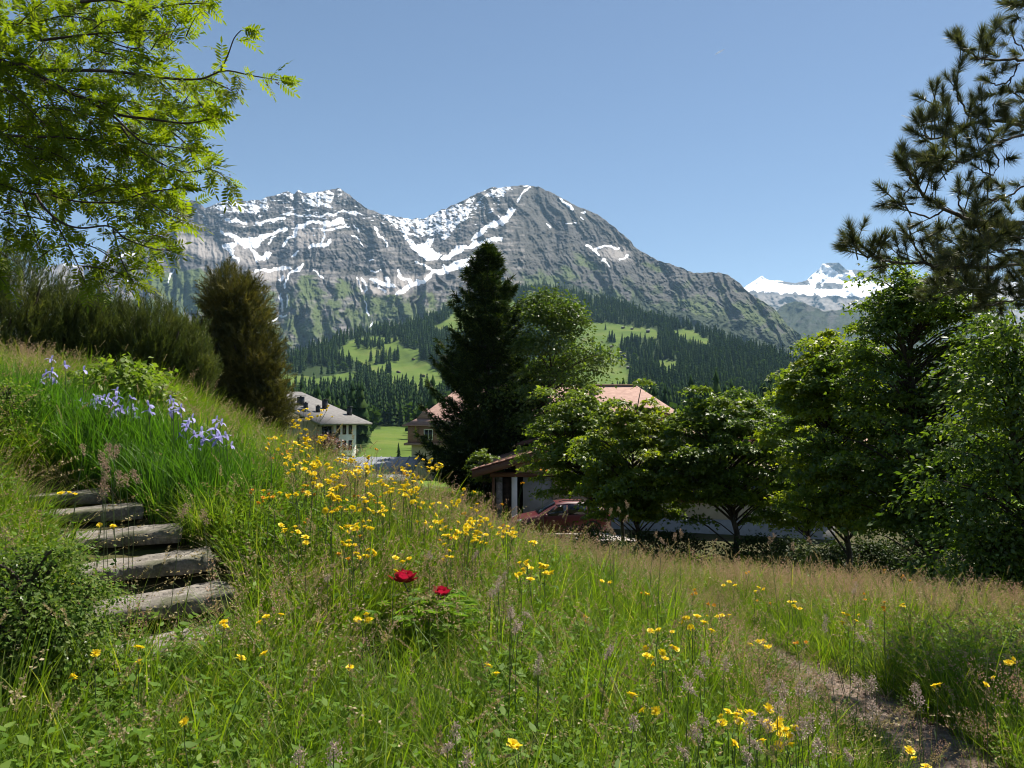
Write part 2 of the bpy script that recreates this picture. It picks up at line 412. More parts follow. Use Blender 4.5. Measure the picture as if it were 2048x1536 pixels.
SNOW_LINES = [(c3(p), w * 0.3418) for p, w in [
    ([(440, 258), (520, 275), (560, 282)], 20), ([(630, 282), (700, 266), (790, 250)], 22), ([(915, 228), (1000, 236), (1080, 241), (1140, 208), (1200, 222), (1222, 240)], 15),
    ([(800, 230), (890, 228)], 14), ([(880, 303), (940, 275), (1030, 285), (1120, 265)], 28), ([(780, 405), (820, 370), (875, 300)], 22), ([(1010, 328), (1060, 315), (1140, 290)], 18),
    ([(1020, 290), (1020, 350), (1000, 400)], 13), ([(935, 428), (1000, 405), (1055, 390)], 26), ([(835, 475), (872, 440)], 14), ([(420, 330), (470, 352), (520, 372)], 22), ([(640, 370), (720, 345), (800, 315)], 22),
    ([(690, 392), (722, 368)], 14), ([(430, 410), (470, 450), (522, 502)], 18), ([(600, 420), (612, 480), (625, 512)], 20), ([(620, 470), (660, 492), (690, 462)], 36), ([(625, 560), (700, 550), (760, 552), (825, 545)], 22),
    ([(890, 530), (830, 580), (790, 620), (788, 655)], 20), ([(775, 590), (755, 612)], 18), ([(950, 560), (1012, 602)], 12), ([(772, 700), (766, 800)], 14), ([(802, 700), (800, 775)], 13), ([(685, 862), (712, 855), (760, 835), (792, 820)], 16),
    ([(1310, 310), (1340, 345), (1378, 388), (1382, 418)], 13), ([(1190, 305), (1222, 332)], 10), ([(1490, 350), (1530, 400), (1560, 430)], 26), ([(1560, 500), (1620, 540), (1690, 565)], 14), ([(1725, 492), (1790, 458), (1840, 425), (1900, 400)], 28),
    ([(1840, 418), (1900, 405), (2000, 385), (2060, 372)], 18), ([(1885, 378), (1955, 328)], 13), ([(1440, 692), (1520, 650), (1600, 610), (1680, 565), (1725, 543)], 30), ([(1690, 572), (1760, 537), (1830, 510), (1905, 483)], 34),
    ([(1300, 622), (1360, 640), (1425, 650)], 28), ([(1340, 650), (1370, 690)], 14), ([(1380, 600), (1405, 640)], 20), ([(1458, 590), (1482, 612), (1540, 632)], 20), ([(1240, 605), (1270, 650), (1260, 680)], 13), ([(1265, 740), (1280, 815)], 13), ([(1290, 892), (1303, 868)], 12),
    ([(1270, 507), (1302, 500)], 10), ([(1290, 562), (1362, 552)], 11), ([(1450, 560), (1475, 590)], 12), ([(600, 190), (612, 232)], 9), ([(1180, 350), (1250, 420)], 7), ([(1215, 600), (1235, 680)], 7)]]
SNOW_LINES += [(c4(p), w * 0.415) for p, w in [
    ([(118, 305), (160, 268), (225, 228), (285, 188), (305, 168)], 26), ([(262, 225), (302, 180)], 34), ([(-20, 395), (50, 355)], 24), ([(55, 355), (150, 330), (245, 308)], 24), ([(-10, 462), (60, 430), (115, 412)], 30),
    ([(318, 135), (350, 90), (378, 62)], 13), ([(535, 118), (585, 160)], 18), ([(655, 350), (700, 358), (722, 378)], 16), ([(700, 350), (750, 340), (812, 350)], 12), ([(738, 410), (772, 432)], 10), ([(820, 412), (862, 382)], 9), ([(640, 178), (650, 182)], 9), ([(565, 228), (578, 234)], 8), ([(595, 225), (606, 232)], 9), ([(636, 205), (648, 210)], 8), ([(470, 240), (480, 246)], 7)]]
SNOW_LINES += [(cL(p), w * 0.3027) for p, w in [([(715, 265), (800, 240), (880, 222)], 24), ([(1142, 328), (1112, 380), (1105, 408)], 13), ([(832, 392), (848, 372)], 18), ([(1100, 240), (1150, 235)], 20)]]
SNOW_POLYS = [c3([(462, 352), (530, 370), (660, 365), (705, 348), (645, 400), (622, 432), (600, 425), (560, 430), (520, 405), (482, 432), (500, 472), (470, 455), (436, 425), (442, 400), (510, 392)]),
              c3([(1488, 352), (1525, 380), (1562, 410), (1600, 400), (1622, 373), (1665, 373), (1642, 420), (1662, 450), (1712, 460), (1682, 497), (1620, 502), (1578, 470), (1530, 432), (1508, 392)])]
DUST_POLYS = [c4([(-60, 290), (0, 230), (60, 185), (130, 128), (175, 85), (215, 45), (300, 50), (255, 108), (180, 108), (130, 152), (90, 195), (45, 240), (0, 290), (-40, 310)]),
              c3([(1340, 225), (1480, 250), (1600, 250), (1720, 200), (1900, 130), (1850, 250), (1700, 330), (1640, 370), (1480, 345), (1440, 310)]),
              c3([(370, 200), (430, 150), (560, 150), (690, 130), (700, 200), (620, 235), (480, 220)]), c3([(890, 110), (1080, 80), (1060, 190), (960, 190), (900, 160)]), c3([(760, 90), (835, 105), (830, 140)])]
SCREE_POLYS = [c3([(480, 400), (620, 380), (620, 520), (560, 530), (490, 480)]), c3([(570, 560), (880, 530), (780, 620), (640, 620)]), c3([(1200, 600), (1540, 590), (1700, 560), (1460, 710), (1360, 710), (1220, 680)]),
               c4([(715, 372), (760, 345), (865, 358), (880, 400), (780, 418)]), c3([(80, 350), (330, 360), (540, 520), (380, 500), (150, 420)]), c3([(850, 320), (1100, 290), (1000, 420), (830, 420)])]
GREEN_POLYS = [c3([(870, 570), (930, 555), (1050, 700), (1000, 760), (840, 740)]), c3([(650, 690), (760, 640), (760, 780), (680, 800)]), c3([(1060, 580), (1190, 610), (1210, 700), (1120, 760), (1080, 700)]), c3([(740, 860), (900, 770), (960, 800), (800, 880)]),
               c3([(1400, 760), (1560, 740), (1560, 830), (1400, 860)]), c3([(1280, 690), (1420, 720), (1350, 900), (1270, 850)]), cL([(950, 330), (1400, 330), (1420, 560), (1300, 640), (1100, 560), (940, 440)]),
               c4([(900, 520), (960, 540), (1040, 610), (1000, 620)]), c4([(1060, 600), (1150, 590), (1250, 650), (1100, 650)]), c4([(880, 400), (1000, 420), (1080, 480), (960, 460)]), c4([(470, 380), (560, 420), (680, 520), (560, 500)]),
               c4([(560, 330), (660, 400), (790, 470), (700, 470), (600, 420)]), c4([(320, 480), (520, 480), (700, 590), (420, 600)]), c4([(1480, 760), (1620, 780), (1680, 800), (1560, 840)]), c4([(1320, 600), (1400, 600), (1560, 720), (1480, 740)])]
def main_paint(px, py, cr):
    wx = px + 5 * fbm(px / 22, py / 22, 3, 5); wy = py + 5 * fbm(px / 22, py / 22, 3, 9)
    sn = np.zeros(px.shape)
    for ln, w in SNOW_LINES: sn = np.maximum(sn, 1 - 0.5 * line_dist(wx, wy, ln) / max(w * 0.43, 1.5))
    wx2 = px + 2.5 * fbm(px / 9, py / 9, 3, 15); wy2 = py + 2.5 * fbm(px / 9, py / 9, 3, 19)
    for p in SNOW_POLYS: sn = np.where(poly_mask(wx2, wy2, p), 1.0, sn)
    dust = np.zeros(px.shape)
    for p in DUST_POLYS: dust = np.maximum(dust, poly_mask(wx, wy, p) * 1.0)
    streak = fbm((px + py * 0.8) / 16, (py - px * 0.45) / 6, 4, 21)
    sn = np.maximum(sn, dust * (0.56 + 0.34 * streak))
    near = np.exp(-np.clip(py - cr, 0, None) / 14.0) * ((px < 1120) & (px > 340))
    sn = np.maximum(sn, near * (0.34 + 0.45 * streak))
    hi = sstep(560, 430, py) * (px < 1000)
    sn = np.maximum(sn, hi * (0.22 + 0.5 * fbm(px / 16, py / 3.5, 4, 33)))
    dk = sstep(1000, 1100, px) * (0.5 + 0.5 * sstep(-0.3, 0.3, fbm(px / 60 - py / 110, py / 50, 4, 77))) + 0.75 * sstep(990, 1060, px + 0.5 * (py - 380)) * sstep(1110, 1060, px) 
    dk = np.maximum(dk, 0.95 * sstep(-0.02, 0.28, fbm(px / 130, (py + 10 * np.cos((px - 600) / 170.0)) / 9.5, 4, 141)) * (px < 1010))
    sc = np.zeros(px.shape)
    for p in SCREE_POLYS: sc = np.maximum(sc, poly_mask(wx, wy, p) * 0.9)
    sc = blur(sc, 3, 2)
    sc = np.maximum(sc, 0.55 * sstep(0.0, 0.6, fbm(px / 40, py / 7, 4, 41)) * (px < 1050))
    gr = np.zeros(px.shape)
    for p in GREEN_POLYS: gr = np.maximum(gr, poly_mask(wx, wy, p) * 0.78)
    gr = blur(gr, 9, 6)
    low = sstep(535, 620, py) * 0.57 * (px < 960) + (px >= 960) * sstep(460, 600, py - 0.10 * (px - 1000)) * 0.56
    gr = np.maximum(gr, low + 0.30 * fbm(px / 26, py / 34, 4, 51) * sstep(500, 580, py))
    gr = np.where(sc > 0.7, gr * 0.3, gr)
    ln_ = np.interp(px, [1090, 1200, 1320, 1420, 1560, 1700], [566, 580, 606, 628, 672, 720])
    wd_ = np.clip(sstep(-14, 16, py - ln_ + 26 * fbm(px / 34, py / 30, 4, 131)) * (px > 1080) + 0.8 * sstep(0.15, 0.5, fbm(px / 20 + py / 50, py / 16, 3, 137)) * sstep(-70, 0, py - ln_) * (px > 1080), 0, 1)
    wd_ = np.maximum(wd_, sstep(600, 640, py - 0.12 * (900 - px)) * ((px > 720) & (px < 960)) * sstep(-0.2, 0.3, fbm(px / 16, py / 16, 3, 139)))
    return {'snow': np.clip(sn + 0.16 * fbm(px / 5, py / 3, 3, 151), 0, 1.1), 'scree': sc, 'green': np.clip(gr, 0, 1), 'dark': np.clip(dk, 0, 1), 'wood': wd_}
def main_depth(px, py):
    s = py + 9 * fbm(px / 90, py / 200, 3, 61) + 10 * np.cos((px - 600) / 170.0)
    per = 27.0
    q = s / per; fr = q - np.floor(q)
    st = (np.floor(q) + np.where(fr < 0.62, fr * 0.35 / 0.62, 0.35 + (fr - 0.62) * 0.65 / 0.38)) * per
    k = 0.85 * np.where(px < 1000, 1.0, sstep(1250, 1000, px) * 0.75 + 0.2) * np.clip(0.75 + 0.5 * fbm(px / 70, py / 70, 2, 71), 0.2, 1)
    pe = py + k * (st - s)
    d = np.interp(pe, [360, 372, 440, 520, 600, 700, 760, 820], [5450, 5350, 4950, 4450, 3900, 3350, 3050, 2800])
    return d
def main_relief(px, py):
    wx = px + 14 * fbm(px / 60, py / 60, 3, 81)
    amp = np.where(px < 960, sstep(480, 620, py) * 105 + 20, 52.0)
    g1 = ridged((wx - (px > 960) * (py - 400) * 0.55) / 52, py / 230, 4, 91)
    d = -amp * g1 - 22 * ridged(wx / 17, py / 40, 3, 95) * sstep(380, 560, py) - 12 * fbm(px / 5, py / 5, 3, 99)
    spur = np.interp(py, [360, 430, 500, 560, 640, 760], [1072, 1078, 1030, 1000, 960, 930])
    a = np.interp(py, [360, 400, 520, 640, 800], [0, 120, 430, 520, 300])
    dx = px - spur
    d -= a * np.where(dx < 0, np.exp(-np.clip(-dx, 0, None) / 55.0), np.exp(-np.clip(dx, 0, None) / 200.0))
    spur2 = np.interp(py, [436, 500, 600], [735, 760, 800])
    d -= np.interp(py, [380, 430, 520, 600], [40, 120, 160, 60]) * np.exp(-np.abs(px - spur2) / 40.0)
    cir = np.hypot((px - 850) / 70.0, (py - 490) / 60.0)
    d += 160 * np.exp(-cir ** 2)
    return d
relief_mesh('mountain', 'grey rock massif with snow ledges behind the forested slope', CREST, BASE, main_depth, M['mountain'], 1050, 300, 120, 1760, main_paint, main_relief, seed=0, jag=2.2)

# low scree ridge at far left
LC = [(-160, 560), (-60, 548), (30, 540), (66, 536), (110, 530), (130, 524), (150, 531), (190, 527), (230, 540), (300, 560), (420, 590)]
def left_paint(px, py, cr):
    w = 4 * fbm(px / 18, py / 18, 3, 5)
    sn = np.maximum.reduce([1 - 0.5 * line_dist(px + w, py + w, cL(l)) / wd for l, wd in [([(255, 440), (305, 425)], 5), ([(330, 455), (350, 458)], 2.5), ([(420, 450), (560, 440)], 2.2), ([(430, 300), (540, 290)], 4)]])
    return {'snow': np.clip(sn, 0, 1), 'scree': np.full(px.shape, 0.85) * sstep(-2, 8, py - cr + 6 * fbm(px / 9, py / 9, 2, 7)), 'green': sstep(570, 600, py) * 0.6}
relief_mesh('mountain', 'pale scree ridge low beside the rowan boughs', LC, [(-160, 700), (420, 720)], lambda px, py: np.interp(py, [520, 580, 720], [6400, 5900, 4200]), M['mountain'], 240, 90, -160, 420, left_paint,
            lambda px, py: -40 * ridged(px / 30, py / 60, 4, 17) - 10 * fbm(px / 5, py / 5, 3, 18), seed=5, jag=2)
# far snow range
SCR = [(1380, 600), (1440, 590), (1490, 574), (1510, 560), (1524, 552), (1535, 559), (1560, 562), (1590, 566), (1612, 562), (1625, 548), (1640, 537), (1644, 527), (1660, 525), (1678, 525), (1684, 531), (1692, 540), (1720, 540), (1752, 545), (1800, 560), (1900, 556), (1990, 560), (2100, 570), (2250, 590)]
def far_paint(px, py, cr):
    w = fbm(px / 14, py / 10, 4, 5)
    lim = np.interp(px, [1380, 1490, 1560, 1640, 1700, 1780, 2250], [600, 582, 585, 592, 594, 597, 600])
    sn = sstep(4, -4, py - lim - 5 * w)
    rock = (poly_mask(px, py, c4([(1770, 515), (1900, 525), (1890, 552), (1760, 548)])) | poly_mask(px, py, c4([(1790, 418), (1890, 415), (1925, 470), (1880, 480), (1830, 440)])) | poly_mask(px, py, c4([(1930, 448), (2300, 470), (2300, 530), (2080, 522), (1960, 500)])) | poly_mask(px, py, c4([(1560, 515), (1720, 500), (1740, 530), (1640, 530)])))
    sn = np.where(rock, 0.25 + 0.35 * w, sn)
    return {'snow': np.clip(sn, 0, 1), 'scree': sstep(2, 10, py - lim) * 0.9, 'green': sstep(600, 640, py - 0.1 * (px - 1700)) * 0.55}
relief_mesh('mountain', 'distant snow range with a flat topped summit', SCR, [(1380, 720), (2250, 720)], lambda px, py: np.interp(py, [515, 560, 590, 720], [12300, 11800, 10600, 8200]), M['farrange'], 420, 110, 1380, 2250, far_paint,
            lambda px, py: -170 * ridged(px / 40, py / 40, 4, 27) - 30 * fbm(px / 6, py / 6, 3, 28), back=(800, -400), seed=9, jag=1.6)
# dark wooded foothill below it
FH = [(1480, 700), (1540, 640), (1562, 612), (1585, 604), (1600, 603), (1622, 610), (1645, 622), (1690, 620), (1740, 618), (1790, 606), (1850, 612), (1950, 640), (2200, 690)]
relief_mesh('hill', 'dark wooded foothill below the snow range', FH, [(1480, 800), (2200, 800)], lambda px, py: np.interp(py, [600, 700, 800], [6400, 5200, 4200]), M['foothill'], 240, 80, 1480, 2200,
            lambda px, py, cr: {'snow': px * 0, 'scree': px * 0, 'green': 0.62 + 0.3 * fbm(px / 30, py / 30, 3, 3)}, lambda px, py: -130 * ridged(px / 55 + py / 160, py / 120, 4, 37) - 15 * fbm(px / 5, py / 5, 3, 38), back=(600, -250), seed=12, jag=2.5)

# ------------------------------------------------------------------ alp slope with meadows and forest
HC = [(200, 800), (420, 770), (540, 738), (575, 722), (620, 706), (680, 680), (720, 668), (760, 662), (800, 655), (840, 645), (880, 628), (920, 608), (980, 588), (1050, 575), (1110, 578), (1180, 596), (1250, 612), (1320, 640), (1380, 656), (1430, 672), (1500, 694), (1560, 718), (1610, 746), (1700, 800), (1800, 840), (2100, 880)]
hcx, hcy = np.array(HC).T
def hill_depth(px, py):
    return np.interp(py, [560, 590, 640, 700, 750, 800, 850, 880, 905, 940], [3000, 2700, 2200, 1700, 1350, 1000, 600, 360, 250, 205]) * (1 + 0.05 * fbm(px / 120, py / 70, 3, 55))
c5 = lambda p: crop(540, 580, 0.3467, p)
MEADOW = [c5([(388, 352), (470, 290), (560, 268), (745, 275), (755, 330), (860, 350), (860, 400), (940, 440), (1010, 520), (960, 620), (900, 590), (780, 575), (705, 530), (560, 470), (545, 440), (460, 395), (395, 378)]),
          [(555, 748), (640, 754), (715, 742), (705, 758), (640, 772), (555, 772)],
          c5([(930, 222), (1010, 180), (1080, 118), (1400, 60), (1400, 250), (1010, 232)]),
          [(1040, 590), (1110, 585), (1138, 612), (1150, 640), (1232, 648), (1311, 660), (1320, 678), (1290, 674), (1260, 676), (1237, 690), (1238, 706), (1261, 738), (1257, 790), (1150, 790), (1150, 690)],
          c4([(982, 882), (1040, 890), (1105, 905), (1090, 952), (1060, 962), (1008, 920)]), c4([(1050, 752), (1150, 745), (1262, 800), (1235, 822), (1120, 778)]),
          [(700, 935), (735, 888), (742, 862), (770, 852), (818, 855), (860, 925), (860, 945)], c4([(1360, 750), (1400, 760), (1460, 820), (1400, 800)])]
m, t, b = mat('alp_pasture')
a_ = t.nodes.new('ShaderNodeAttribute'); a_.attribute_name = 'meadow'
n1 = noise(t, 0.012, 8, 0.62); n2 = noise(t, 0.08, 5, 0.6)
c = ramp(t, n1, [(0.34, (0.065, 0.110, 0.019)), (0.5, (0.092, 0.142, 0.025)), (0.66, (0.13, 0.155, 0.038))])
c = mixc(t, mth(t, 'MULTIPLY', n2, 0.35), c, (0.09, 0.13, 0.03))
c = mixc(t, a_.outputs['Fac'], (0.030, 0.050, 0.016), c)
t.links.new(c, b.inputs['Base Color']); b.inputs['Roughness'].default_value = 0.95; b.inputs['Specular IOR Level'].default_value = 0.05
bump(t, b, n2, 2.0, 0.7)
M['pasture'] = m
px = np.linspace(200, 2100, 480); ny = 150
hcr = np.interp(px, hcx, hcy)
tt = np.linspace(0, 1, ny)
PX = np.repeat(px[:, None], ny, 1); PY = hcr[:, None] + (945 - hcr)[:, None] * tt[None]
V = at(PX, PY, hill_depth(PX, PY))
bk = []
for k in (1, 2, 3):
    q = V[:, 0].copy(); q[:, 1] += 120 * k; q[:, 2] -= 14 * k * k; bk.append(q)
V = np.concatenate([np.stack(bk[::-1], 1), V], 1); n2_ = ny + 3
i = np.arange(len(px) - 1)[:, None] * n2_; j = np.arange(n2_ - 1)[None]
me = mesh('hill', V.reshape(-1, 3), [np.stack([i + j, i + j + 1, i + n2_ + j + 1, i + n2_ + j], -1).reshape(-1, 4)], M['pasture'], True)
def meadow_mask(x, y, w=1.0):
    wx = x + w * 5 * fbm(x / 16, y / 10, 3, 105); wy = y + w * 3 * fbm(x / 16, y / 10, 3, 107)
    mk = np.zeros(x.shape, bool)
    for p in MEADOW: mk |= poly_mask(wx, wy, p)
    return mk
mk = meadow_mask(PX, PY).astype(float)
add_attr(me, 'meadow', np.concatenate([np.repeat(mk[:, :1], 3, 1), mk], 1))
tag(new_obj('hill', me), 'green alp slope with spruce forest and open meadows', kind='structure')
# ------------------------------------------------------------------ near ground
CTRL = [(0, 0, -1.6), (0, -4, -1.3), (-4, -4, -0.6), (5, -4, -2.1), (0, 3.3, -1.65), (2.3, 3.9, -1.85), (2.2, 6.4, -2.0), (4, 5, -2.12), (5.5, 8, -2.4), (0, 6, -1.6), (-0.76, 5.2, -1.52),
        (-1.0, 8, -1.22), (-2.3, 8, -0.82), (-0.1, 9, -1.98), (2.05, 11, -2.68), (5.0, 11, -2.95), (6.6, 10, -3.05), (-1.6, 3.2, -1.45), (-2.2, 3.2, -1.32), (-3.4, 3, -0.95), (-1.98, 4.2, -1.37), (-2.15, 4.55, -1.21), (-2.40, 4.9, -1.06), (-2.74, 5.25, -0.92),
        (-3.16, 5.6, -0.82), (-3.6, 6.0, -0.75), (-1.3, 4.4, -1.42), (-1.5, 5.2, -1.18), (-1.9, 6, -0.95), (-2.7, 6.2, -0.78), (-3.6, 7, -0.42), (-4.6, 7, -0.22), (-5, 5, -0.42), (-6.5, 7, 0.1), (-6.5, 3, -0.1), (-5.5, 12, 0.2), (-9, 12, 0.6), (-3.6, 13, -0.9), (-12, 4, 1.0),
        (-9, 25, -0.9), (-16, 22, 0.6), (-4.4, 13, -0.75), (-2.5, 12, -1.9), (-3, 18, -3.4), (0.5, 14, -4.0), (2, 16, -4.5), (5, 15, -4.3), (6.5, 22, -4.8), (3.9, 23, -4.9), (7.7, 17, -4.3), (8, 14, -3.8), (12, 12, -3.5), (12, 22, -4.9), (2, 27, -5.0),
        (-1, 33, -5.25), (3, 31, -5.2), (-2, 38, -5.25), (-4, 44, -5.2), (-4, 50, -5.3), (-1, 36, -5.25), (6, 30, -5.4), (8, 37, -5.8), (16, 37, -6.2), (12, 30, -5.6), (-12, 40, -5.4), (-7, 45, -5.4), (-20, 45, -5.0), (-3, 60, -6), (20, 60, -7), (-30, 80, -7),
        (0, 100, -9.5), (-34, 130, -9.5), (-16, 108, -9.2), (28, 108, -9.2), (-40, 200, -15), (40, 200, -15), (0, 300, -22), (-150, 300, -22), (150, 300, -24), (-160, 100, -6), (160, 100, -18), (-150, 0, 8), (150, 0, -12), (30, 10, -4.5), (40, 40, -8), (0, -30, 0.5), (-60, -20, 6), (60, -20, -4), (-30, 15, 3.0), (-40, 40, -1)]
CT = np.array(CTRL, float)
def _phi(a, b): return np.sqrt(((a[:, None] - b[None]) ** 2).sum(-1) + 0.09)
_A = np.zeros((len(CT) + 3,) * 2); nC = len(CT)
_A[:nC, :nC] = _phi(CT[:, :2], CT[:, :2]); _A[:nC, nC] = 1; _A[:nC, nC + 1:] = CT[:, :2]; _A[nC:, :nC] = _A[:nC, nC:].T
_W = np.linalg.solve(_A, np.concatenate([CT[:, 2], [0, 0, 0]]))
def ground(x, y):
    x = np.asarray(x, float); y = np.asarray(y, float); sh = np.broadcast(x, y).shape
    p = np.stack([np.broadcast_to(x, sh).ravel(), np.broadcast_to(y, sh).ravel()], -1)
    out = np.empty(len(p))
    for k in range(0, len(p), 20000):
        q = p[k:k + 20000]
        out[k:k + 20000] = _phi(q, CT[:, :2]) @ _W[:nC] + _W[nC] + q @ _W[nC + 1:]
    d = np.hypot(p[:, 0], p[:, 1])
    out = out + 0.03 * fbm(p[:, 0] * 0.7, p[:, 1] * 0.7, 3, 201) * sstep(60, 10, d)
    return out.reshape(sh)
def gz(x, y): return float(ground(np.array([x]), np.array([y]))[0])
PATHL = [(2.05, 1.2), (2.18, 2.5), (2.3, 3.6), (2.32, 4.6), (2.26, 5.6), (2.15, 6.5), (2.0, 7.4)]
def path_dist(x, y): return line_dist(x, y, PATHL)
DRIVE = [(-1.2, 30.6), (-4.6, 41.0), (-1.0, 41.5), (-1.0, 36.9), (7, 36.9), (10, 33), (10, 29.5)]
LAWNP = [(-6.5, 37), (-6.5, 60), (0, 60), (-0.9, 42.2), (-4.0, 42.2)]
def nonuni(a, b, st, lo, hi, g):
    v = list(np.arange(a, b + 1e-6, st)); s_ = st
    while v[-1] < hi: s_ *= g; v.append(v[-1] + s_)
    s_ = st; w = []
    x = a
    while x > lo: s_ *= g; x -= s_; w.append(x)
    return np.array(w[::-1] + v)
gx = nonuni(-9, 13, 0.14, -190, 190, 1.09); gy = nonuni(-1, 16, 0.14, -30, 300, 1.05)
GX, GY = np.meshgrid(gx, gy, indexing='ij')
GZ = ground(GX, GY)
ii = np.arange(len(gx) - 1)[:, None] * len(gy); jj = np.arange(len(gy) - 1)[None]
m, t, b = mat('meadow_soil')
a1 = t.nodes.new('ShaderNodeAttribute'); a1.attribute_name = 'lawn'
nf = noise(t, 3.0, 8, 0.65); nl = noise(t, 0.35, 6, 0.6)
c = ramp(t, nf, [(0.3, (0.035, 0.028, 0.016)), (0.5, (0.060, 0.055, 0.024)), (0.7, (0.060, 0.085, 0.022))])
c = mixc(t, a1.outputs['Fac'], c, ramp(t, nl, [(0.35, (0.085, 0.145, 0.018)), (0.65, (0.125, 0.185, 0.028))]))
t.links.new(c, b.inputs['Base Color']); b.inputs['Roughness'].default_value = 0.95; b.inputs['Specular IOR Level'].default_value = 0.1
bump(t, b, nf, 0.03)
me = mesh('ground', np.stack([GX, GY, GZ], -1).reshape(-1, 3), [np.stack([ii + jj, ii + len(gy) + jj, ii + len(gy) + jj + 1, ii + jj + 1], -1).reshape(-1, 4)], m, True)
lawn = np.maximum(poly_mask(GX + 0.4 * fbm(GX, GY, 2, 3), GY, LAWNP) * 1.0, sstep(60, 90, GY))
add_attr(me, 'lawn', lawn)
tag(new_obj('ground', me), 'sloping garden ground under the flowering meadow', kind='structure')
def strip(name, line, w, lift, m, n=60, k=9, seed=0):
    P = smooth_line(np.array([(a, b_, 0) for a, b_ in line]), n)[:, :2]
    T = norm(np.gradient(P, axis=0)); Nn = np.stack([-T[:, 1], T[:, 0]], -1)
    u = np.linspace(-0.5, 0.5, k)
    wv = np.interp(np.linspace(0, 1, n), np.linspace(0, 1, len(w)), w)
    Q = P[:, None] + u[None, :, None] * (wv[:, None, None]) * Nn[:, None]
    z = ground(Q[..., 0], Q[..., 1]) + lift + 0.012 * fbm(Q[..., 0] * 3, Q[..., 1] * 3, 3, seed)
    V = np.concatenate([Q, z[..., None]], -1).reshape(-1, 3)
    i = np.arange(n - 1)[:, None] * k; j = np.arange(k - 1)[None]
    return new_obj(name, mesh(name, V, [np.stack([i + j, i + k + j, i + k + j + 1, i + j + 1], -1).reshape(-1, 4)], m, True))
M['path'] = surf('trodden_gravel', (0.075, 0.052, 0.036), (0.23, 0.175, 0.135), 18, 0.95, 0.015, 8)
tag(strip('path', PATHL, [0.78, 0.72, 0.66, 0.52, 0.36], 0.03, M['path']), 'narrow gravel path littered with dry grass', kind='structure')
M['drive'] = surf('pale_gravel', (0.26, 0.23, 0.205), (0.42, 0.385, 0.35), 6, 0.95, 0.01, 8)
tag(strip('driveway', [(4.4, 31.2), (3.2, 33.0), (1.2, 35.0), (-2.2, 38.2), (-4.6, 42.0)], [3.0, 3.6, 4.0, 3.6, 1.6], 0.06, M['drive'], n=80, k=14), 'pale gravel driveway in front of the garage', kind='structure')
m, t, b = mat('step_stone')
n1 = noise(t, 5, 10, 0.65); n2 = noise(t, 30, 6, 0.7); n3 = noise(t, 2.2, 5, 0.6)
c = ramp(t, mixc(t, 0.5, n1, n2), [(0.36, (0.085, 0.075, 0.066)), (0.5, (0.20, 0.18, 0.16)), (0.64, (0.34, 0.31, 0.275))])
c = mixc(t, ramp(t, n3, [(0.52, (0, 0, 0)), (0.62, (0.75, 0.75, 0.75))]), c, (0.055, 0.062, 0.028))
t.links.new(c, b.inputs['Base Color']); b.inputs['Roughness'].default_value = 0.92; b.inputs['Specular IOR Level'].default_value = 0.15
bump(t, b, mixc(t, 0.5, n1, n2), 0.018)
M['stone'] = m

def slab(name, c, lx, ly, h, rz, seed, m, tilt=0.0):
    """an uneven stone block with a split edge"""
    r = np.random.default_rng(seed)
    nx, ny_ = 18, 8
    gu, gv = np.meshgrid(np.linspace(-0.5, 0.5, nx), np.linspace(-0.5, 0.5, ny_), indexing='ij')
    off = r.normal(size=2) * 9
    ex = 1 + 0.09 * fbm(gv * 5 + off[0], gu * 0 + off[1], 3, seed); ey = 1 + 0.16 * fbm(gu * 4 + off[1], gv * 0 + off[0], 3, seed + 5)
    X = gu * lx * ex; Y = gv * ly * ey
    Zt = h / 2 + 0.010 * fbm(gu * 4 + off[0], gv * 3, 3, seed + 9) + tilt * gu * lx
    edge = np.maximum(np.abs(gu), np.abs(gv)) > 0.49
    Zt = Zt - edge * r.uniform(0.0, 0.008, Zt.shape)
    top = np.stack([X, Y, Zt], -1).reshape(-1, 3)
    bot = np.stack([X * 0.97, Y * 0.96, -h / 2 + 0 * Zt], -1).reshape(-1, 3)
    i = np.arange(nx - 1)[:, None] * ny_; j = np.arange(ny_ - 1)[None]
    f = np.stack([i + j, i + ny_ + j, i + ny_ + j + 1, i + j + 1], -1).reshape(-1, 4)
    bd = [a * ny_ for a in range(nx)] + [(nx - 1) * ny_ + b_ for b_ in range(1, ny_)] + [a * ny_ + ny_ - 1 for a in range(nx - 2, -1, -1)] + [b_ for b_ in range(ny_ - 2, 0, -1)]
    nb = len(bd); n0 = nx * ny_
    bd = np.array(bd)
    mid = 0.5 * (top[bd] + bot[bd]) + np.stack([np.sign(top[bd, 0]) * r.uniform(-0.01, 0.02, nb), np.sign(top[bd, 1]) * r.uniform(-0.03, 0.015, nb), r.uniform(-0.012, 0.012, nb)], -1)
    V = np.concatenate([top, bot, mid])
    k = np.arange(nb); k2 = (k + 1) % nb
    side = np.concatenate([np.stack([bd[k], 2 * n0 + k, 2 * n0 + k2, bd[k2]], -1), np.stack([2 * n0 + k, n0 + bd[k], n0 + bd[k2], 2 * n0 + k2], -1)])
    o = new_obj(name, mesh(name, V, [f, n0 + f[:, ::-1], side], m))
    o.location = c; o.rotation_euler = (0, 0, rz); return o
